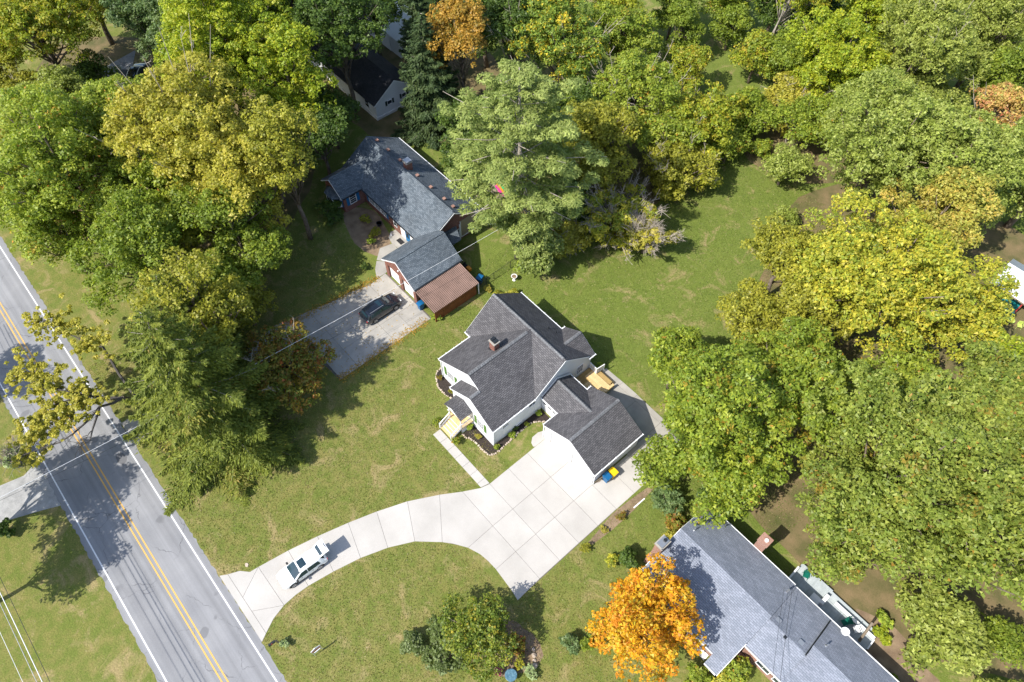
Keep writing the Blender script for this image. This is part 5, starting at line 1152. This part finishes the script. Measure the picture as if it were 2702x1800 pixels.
tree('green shrubby tree between olive thicket and yellow bush', -43, 62.5, 6, 4.5, 'lightgreen', 353)
tree('yellow green tree over the far clearing edge', -50, 76.5, 5, 3.6, 'yellowgreen2', 354)
tree('tall airy olive tree overhanging the brick house front eaves', -62.0, 21.2, 14.5, 4.8, 'olive', 380, gap=.35, K=.6, rz=5)
tree('airy green tree above the shaded brick house lawn', -61.0, 13.0, 11, 4.6, 'midgreen', 381, gap=.3, K=.6)
tree('airy olive tree rising behind the two spruces', -51.5, 4.6, 12.5, 5.6, 'olive', 382, gap=.45, K=.5, rz=5)
tree('green thicket tree between the clearing and back lawn', -40.3, 72.8, 3.4, 4, 'yellowgreen2', 400)
tree('low green thicket at the head of the back lawn', -36.8, 70.2, 2.6, 3, 'green', 401)
tree('mid green tree left of the far clearing', -60.5, 85.5, 6, 4.6, 'midgreen', 402)
tree('green tree closing the back of the far clearing', -57, 94, 7, 5.4, 'green', 403)
tree('dark green tree at top of far clearing', -51, 98, 6, 4.8, 'dark', 404)
tree('yellow green bush tree right of far clearing', -45.5, 86.5, 4, 3.6, 'yellowgreen2', 405)
tree('bushy green tree over the foot of pale forked trunk', -41, 92.5, 5, 4.5, 'lightgreen', 406)
tree('brown green tree above the far maple at top left', -117, 20, 9, 6.5, 'olive', 407)
tree('green roadside tree at far left edge', -113, 3, 7, 5.5, 'olive', 408)
tree('dark hedge tree between far maple and shaded drive', -104.5, 13.5, 3.5, 3.2, 'dark', 409)
tree('dark green tree behind the shaded drive', -113, 27, 9, 6, 'dark', 410)
tree('dark green tree above dark pickup', -101, 26, 10, 5.5, 'bluegreen', 411)
tree('olive tree under the large yellowish olive tree', -75, 9.5, 6, 5, 'olive', 412)
tree('dark shrubby tree behind brick house chimney lawn', -59, 42.5, 2.2, 2.6, 'dark', 413)
# leaning roadside tree whose boughs reach over the road
def leaning():
    rng = np.random.default_rng(81); t = thing('leaning_tree', 'leaning olive leaved tree with bare boughs reaching over the road', 'tree', (-51.5,-4.2,0), world=False)
    o = np.array([-51.5,-4.2,0]); tr = MB().tube([(0,0,-.1),(-.3,-.6,3),(.2,-1.5,5.5)], [.3,.25,.2], 8).build('trunk', M['bark'], t, world=False, uv=False)
    bm = MB(); cc = []; rc = []
    for br in ([(-51.3,-5.7,5.5),(-51.2,-7.7,6.2),(-50.0,-10.7,6.3),(-50.8,-13.9,6.0),(-51.5,-16.2,5.7)], [(-51.3,-5.7,5.5),(-53.5,-8.5,6.6),(-56.0,-10.3,6.8),(-59.3,-11.8,6.8)], [(-51.8,-4.8,3.8),(-57.2,-4.5,6.6),(-60.5,-6.3,7),(-64,-7.9,7.1)], [(-51.2,-7.7,6.2),(-49.3,-9.2,6.2),(-48.6,-10.9,5.9)], [(-51.3,-5.7,5.5),(-53.0,-7.6,6.4),(-54,-10.8,6.4),(-53.4,-13.2,6.3)]):
        p = [np.array(q)-o for q in br]; q_ = [p[0]]
        for a, b in zip(p[:-1], p[1:]): q_ += [a+(b-a)*.5+rng.normal(size=3)*.22, b]
        bm.tube(q_, [.15-.13*i/(len(q_)-1) for i in range(len(q_))], 6)
        for a, b in zip(p[1:-1], p[2:]):
            for k in range(10):
                s = a+(b-a)*rng.random(); dd = unit((b-a)[None]+rng.normal(size=(1, 3))*1.3)[0]*rng.uniform(.8, 2.0); dd[2] *= .4
                bm.tube([s, s+dd*.5+rng.normal(size=3)*.1, s+dd], [.035,.025,.008], 4)
                for j in range(3): s2 = s+dd*rng.uniform(.4, 1); d2 = unit(dd[None]+rng.normal(size=(1, 3)))[0]*.5; bm.tube([s2, s2+d2], [.012,.004], 3)
    for (x, y, z), k, sp in (((-59.2,-11.6,6.8),7,1.3),((-56.2,-10.4,6.8),10,1.3),((-52.6,-10.6,6.6),11,1.3),((-52.2,-12.8,6.4),9,1.1),((-53.2,-8.4,6.5),10,1.2),((-62.5,-6.6,7.2),9,1.2),((-58.5,-5.2,6.8),7,1.1),((-51.6,-14.6,6.0),3,.8),((-64.2,-8.2,7.2),3,.7)):
        for j in range(k*9): cc.append(np.array([x, y, z])-o+rng.normal(size=3)*[sp*.95,sp*.85,.45]); rc.append(rng.uniform(.12,.4))
    cc = np.array(cc); rc = np.array(rc); P, N, idx = fill(rng, cc, rc, 17000, .5, .8, .6)
    leaves('crown', P, N, .13*rng.uniform(.7, 1.4, len(P)), tints(rng, 'oliveyellow', len(cc), idx), M['leaf'], t, rng=rng)
    bm.build('bough', M['bark_dark'], tr, world=False, uv=False)
leaning()
# trees across the road, left of the picture, that shade the asphalt
tree('green tree across the road beside the gravel drive', -50.6, -23.6, 9.5, 4.6, 'green', 82, rz=4.6)
tree('second green tree across the road beyond the gravel drive', -67.6, -24.5, 9.5, 4.0, 'green', 83, rz=4.4)
tree('low green tree across the road on the near verge', -43.4, -24.6, 8.5, 3.8, 'lightgreen', 84, rz=3.6)
shrub('dark shrub across the road at the gravel drive edge', -48.9, -20.6, .7, 1.0, 'dark', 85); shrub('bare twiggy shrub at road edge above the gravel drive', -55.3, -17.4, 1.0, 1.3, 'greygreen', 86, gap=.5, bare=30)
# garden plants
GP = [(-31.25,17.1,.5,.68,'green','round boxwood left of the porch steps'),(-28.15,17.25,.5,.68,'lightgreen','round boxwood right of the porch steps'),(-28.5,19.2,.5,.5,'hosta','loose yellow green plant at porch corner in mulch'),(-27.2,19.3,.25,.45,'tan','dry brown plant under the right front window'),(-25.1,19.95,.25,.42,'lightgreen','bright green plant at white house corner'),(-25.1,21.95,.25,.5,'hosta','yellow green hosta under the small side window'),(-25.0,23.95,.2,.35,'lightgreen','small green plant mid way along the side bed'),(-25.1,25.75,.3,.5,'hosta','yellow hosta where breezeway meets the house'),(-35.35,20.7,.25,.4,'red','bronze leaved plant in the left front bed'),(-33.2,20.5,.3,.4,'olive','olive plant beside the bay in the left front bed'),(-24.9,34.6,.5,.75,'hosta','leafy plant at back deck railing'),(-25.4,22.8,.3,.35,'dark','dark green plant against white side wall'),(-53.5,23.4,.4,.65,'dark','small dark round bush on brick house lawn'),(-59.8,28.0,.6,.9,'olive','wispy olive shrub under the brick house windows'),(-57.0,27.5,.6,.9,'olive','wispy olive shrub near brick house stoop'),(-56.3,26.4,.35,.7,'hosta','yellow leaved plant beside curved stoop walk'),(-64.0,25.6,.9,1.9,'dark','large dark yew under brick house bay window'),(-62.2,24.8,.8,1.3,'dark','dark yew beside larger yew at bay window'),(-23.05,-6.2,.35,.55,'greygreen','grey green plant at foot of black mailbox'),(-7.2,8.4,.3,.8,'greygreen','silvery grey plant by large pale stones'),(-8.2,8.1,.35,.6,'yellow','small yellow plant behind the blue table'),(-7.45,32.0,.9,1.4,'dark','dark shrub behind blue roofed house chimney'),(13.5,30.9,.5,.9,'midgreen','round green shrub at end of grey deck'),(11.0,33.5,.4,1.0,'yellowgreen','bright green bed plants beside leaning post'),(10.2,34.7,.4,1.0,'hosta','yellow green bed plants beyond leaning post'),(17.5,39.8,2.0,2.6,'midgreen','green bush below the glossy oaks at lower right'),(20.0,36.0,1.5,2.2,'pale','pale green bush at the picture corner by the stone path'),(-42.0,25.4,.35,.7,'hosta','weedy yellow plant at lean-to front corner'),(-41.2,32.4,.4,.6,'tan','dry reddish stalk plant behind lean-to'),(-39.5,32.6,.3,1.0,'olive','weedy hedge patch along fence line'),(-38.4,34.0,.3,1.0,'olive','weedy hedge patch between fence and white house'),(-41.2,37.3,.4,.9,'hosta','yellow green weeds at chain link fence'),(-40.6,39.6,.5,1.2,'olive','olive weeds at white pine foot'),(-48.4,40.5,.35,.7,'hosta','yellow green plants along the wooden deck railing'),(-48.5,42.6,.35,.7,'hosta','yellow green plants at far end of wooden deck railing'),(-11.8,22.0,.3,.5,'tan','dry grass clump at concrete edge, middle of the row'),(-11.7,19.4,.35,.7,'olive','olive weeds at concrete edge nearest the corner'),(-11.6,24.2,.3,.6,'red','rusty weeds at concrete edge near loose board'),(-31.3,74.4,.6,1.9,'green','low green bramble in tan patch at back lawn corner'),(-29.8,76.4,.5,1.6,'pale','pale bramble patch behind the green bramble'),(-35.2,75.2,.8,2.2,'green','green bramble at foot of back wood'),(-24.3,66.5,.8,2.6,'silver','silvery shrub at back lawn right edge')]
for i, (x, y, z, r, pal, lb) in enumerate(GP):
    shrub(lb, x, y, z, r, pal, 200+i, name='garden_plant' if r < 1.2 else 'shrub', size=.065 if r < 1 else .12, rc=.2 if r < 1 else .5, rz=max(z, r*.75), K=2.2 if r < 1 else 1.0)
# fallen leaves and lawn tufts
def fallen(name, label, n, fn, pal, size, seed):
    rng = np.random.default_rng(seed); P = fn(rng, n); n = len(P); N = np.array([0, 0, 1.])+rng.normal(size=(n, 3))*.35
    o = leaves(name, P, N, size*rng.uniform(.6, 1.3, n), tints(rng, pal, 40, rng.integers(0, 40, n)), M['leaf'], None, rng=rng); tag(o, label, 'leaves')
def on_drive(rng, n):
    a = np.stack([rng.uniform(-52, -42.5, n//3), rng.uniform(9, 24.6, n//3), np.full(n//3, .045)], 1)
    b = np.stack([-42.5+rng.normal(size=n//3)*.35, rng.uniform(12.4, 24.5, n//3), np.full(n//3, .045)], 1)
    y = rng.uniform(11, 24, n//3); c = np.stack([-52.7+(y-11)*.11+rng.normal(size=n//3)*.3, y, np.full(n//3, .045)], 1)
    return np.concatenate([a[:n//9], b, c])
fallen('fallen_leaves', 'brown fallen leaves scattered along the neighbour drive edges', 3600, on_drive, 'brownorange', .075, 91)
def on_lawn(rng, n):
    return np.stack([rng.uniform(-62, -8, n), rng.uniform(-7, 72, n), np.full(n, .03)], 1)
EXC = [(-36.5,-15.6,19.7,33.9),(-22.8,-12.3,11,36),(-67.5,-44.8,24.6,39),(-45.2,-41.3,24.6,31.4),(-53.4,-42.3,-7.7,24.8),(-6.8,36,19.5,33.5),(-30.7,-22.5,15.9,17.1),(-32.2,-28.5,16.8,20),(-24.6,-12,29,35.4)]
def drive_mask(P):
    x, y = P[:, 0], P[:, 1]
    yk = np.array([-7.6,-5.5,-4.5,-1.6,1.2,4.15,6.85,9.7,12.5,14.4,17]); lk = np.array([-32.15,-30.8,-30.5,-30,-29.34,-28.5,-27.6,-26.5,-25,-23.7,-22.6])
    yr = np.array([-7.6,-6.6,-4.78,-2.9,.5,3.1,5.6,7.85,9.75,11.24,11.7]); rk = np.array([-24.5,-25.2,-25.9,-26,-25.5,-24.9,-24,-22.8,-21,-19,-17.6])
    L = np.interp(y, yk, lk)-.06; Rr = np.where(y > 11.7, -12.3, np.interp(y, yr, rk)+.06)
    return (y > -7.7) & (y < 17) & (x > L) & (x < Rr)
def tufts():
    rng = np.random.default_rng(95); n = 300000
    P = np.stack([rng.uniform(-62, 0, n), rng.uniform(-7.5, 74, n), np.zeros(n)], 1)
    m = np.ones(n, bool)
    for x0, x1, y0, y1 in EXC: m &= ~((P[:, 0] > x0) & (P[:, 0] < x1) & (P[:, 1] > y0) & (P[:, 1] < y1))
    m &= ~drive_mask(P); P = P[m]; n = len(P)
    x, y = P[:, 0], P[:, 1]
    f = .5+.25*np.sin(x*.9+1.7*np.sin(y*.5))+.25*np.sin(y*.8+1.3*np.sin(x*.6+2))+rng.normal(size=n)*.28; f = np.clip(f, 0, 1)
    bk = np.clip((y-20)/18, 0, 1)[:, None]
    g = np.array([.085,.125,.020])*(1-f[:, None])+np.array([.135,.150,.034])*f[:, None]; fr = np.array([.095,.118,.020])*(1-f[:, None])+np.array([.19,.165,.058])*f[:, None]
    c = 1.3*(fr*(1-bk)+g*bk)*rng.uniform(.7, 1.3, (n, 1)); dry = rng.random(n) < .06; c[dry] = np.array([.42,.33,.18])*rng.uniform(.7, 1.2, (dry.sum(), 1))
    a = rng.uniform(0, 6.28, n); w = rng.uniform(.03,.07, n); h = rng.uniform(.03,.085, n); ln = rng.normal(size=(n, 2))*.05
    v = np.empty((n, 3, 3), np.float32); v[:, 0] = P; v[:, 0, 0] += np.cos(a)*w; v[:, 0, 1] += np.sin(a)*w; v[:, 1] = P; v[:, 1, 0] -= np.cos(a)*w; v[:, 1, 1] -= np.sin(a)*w
    v[:, 2] = P; v[:, 2, 0] += ln[:, 0]; v[:, 2, 1] += ln[:, 1]; v[:, 2, 2] = h
    me = bpy.data.meshes.new('grass'); me.vertices.add(3*n); me.vertices.foreach_set('co', v.ravel()); me.loops.add(3*n); me.loops.foreach_set('vertex_index', np.arange(3*n, dtype=np.int32))
    me.polygons.add(n); me.polygons.foreach_set('loop_start', np.arange(0, 3*n, 3, dtype=np.int32)); me.update()
    c4 = np.ones((n, 4), np.float32); c4[:, :3] = c; at = me.attributes.new('leaf_tint', 'FLOAT_COLOR', 'FACE'); at.data.foreach_set('color', c4.ravel()); me.materials.append(M['leaf'])
    tag(link('grass', me, None, 'stuff'), 'short mown grass of the front and back lawns', 'grass')
tufts()
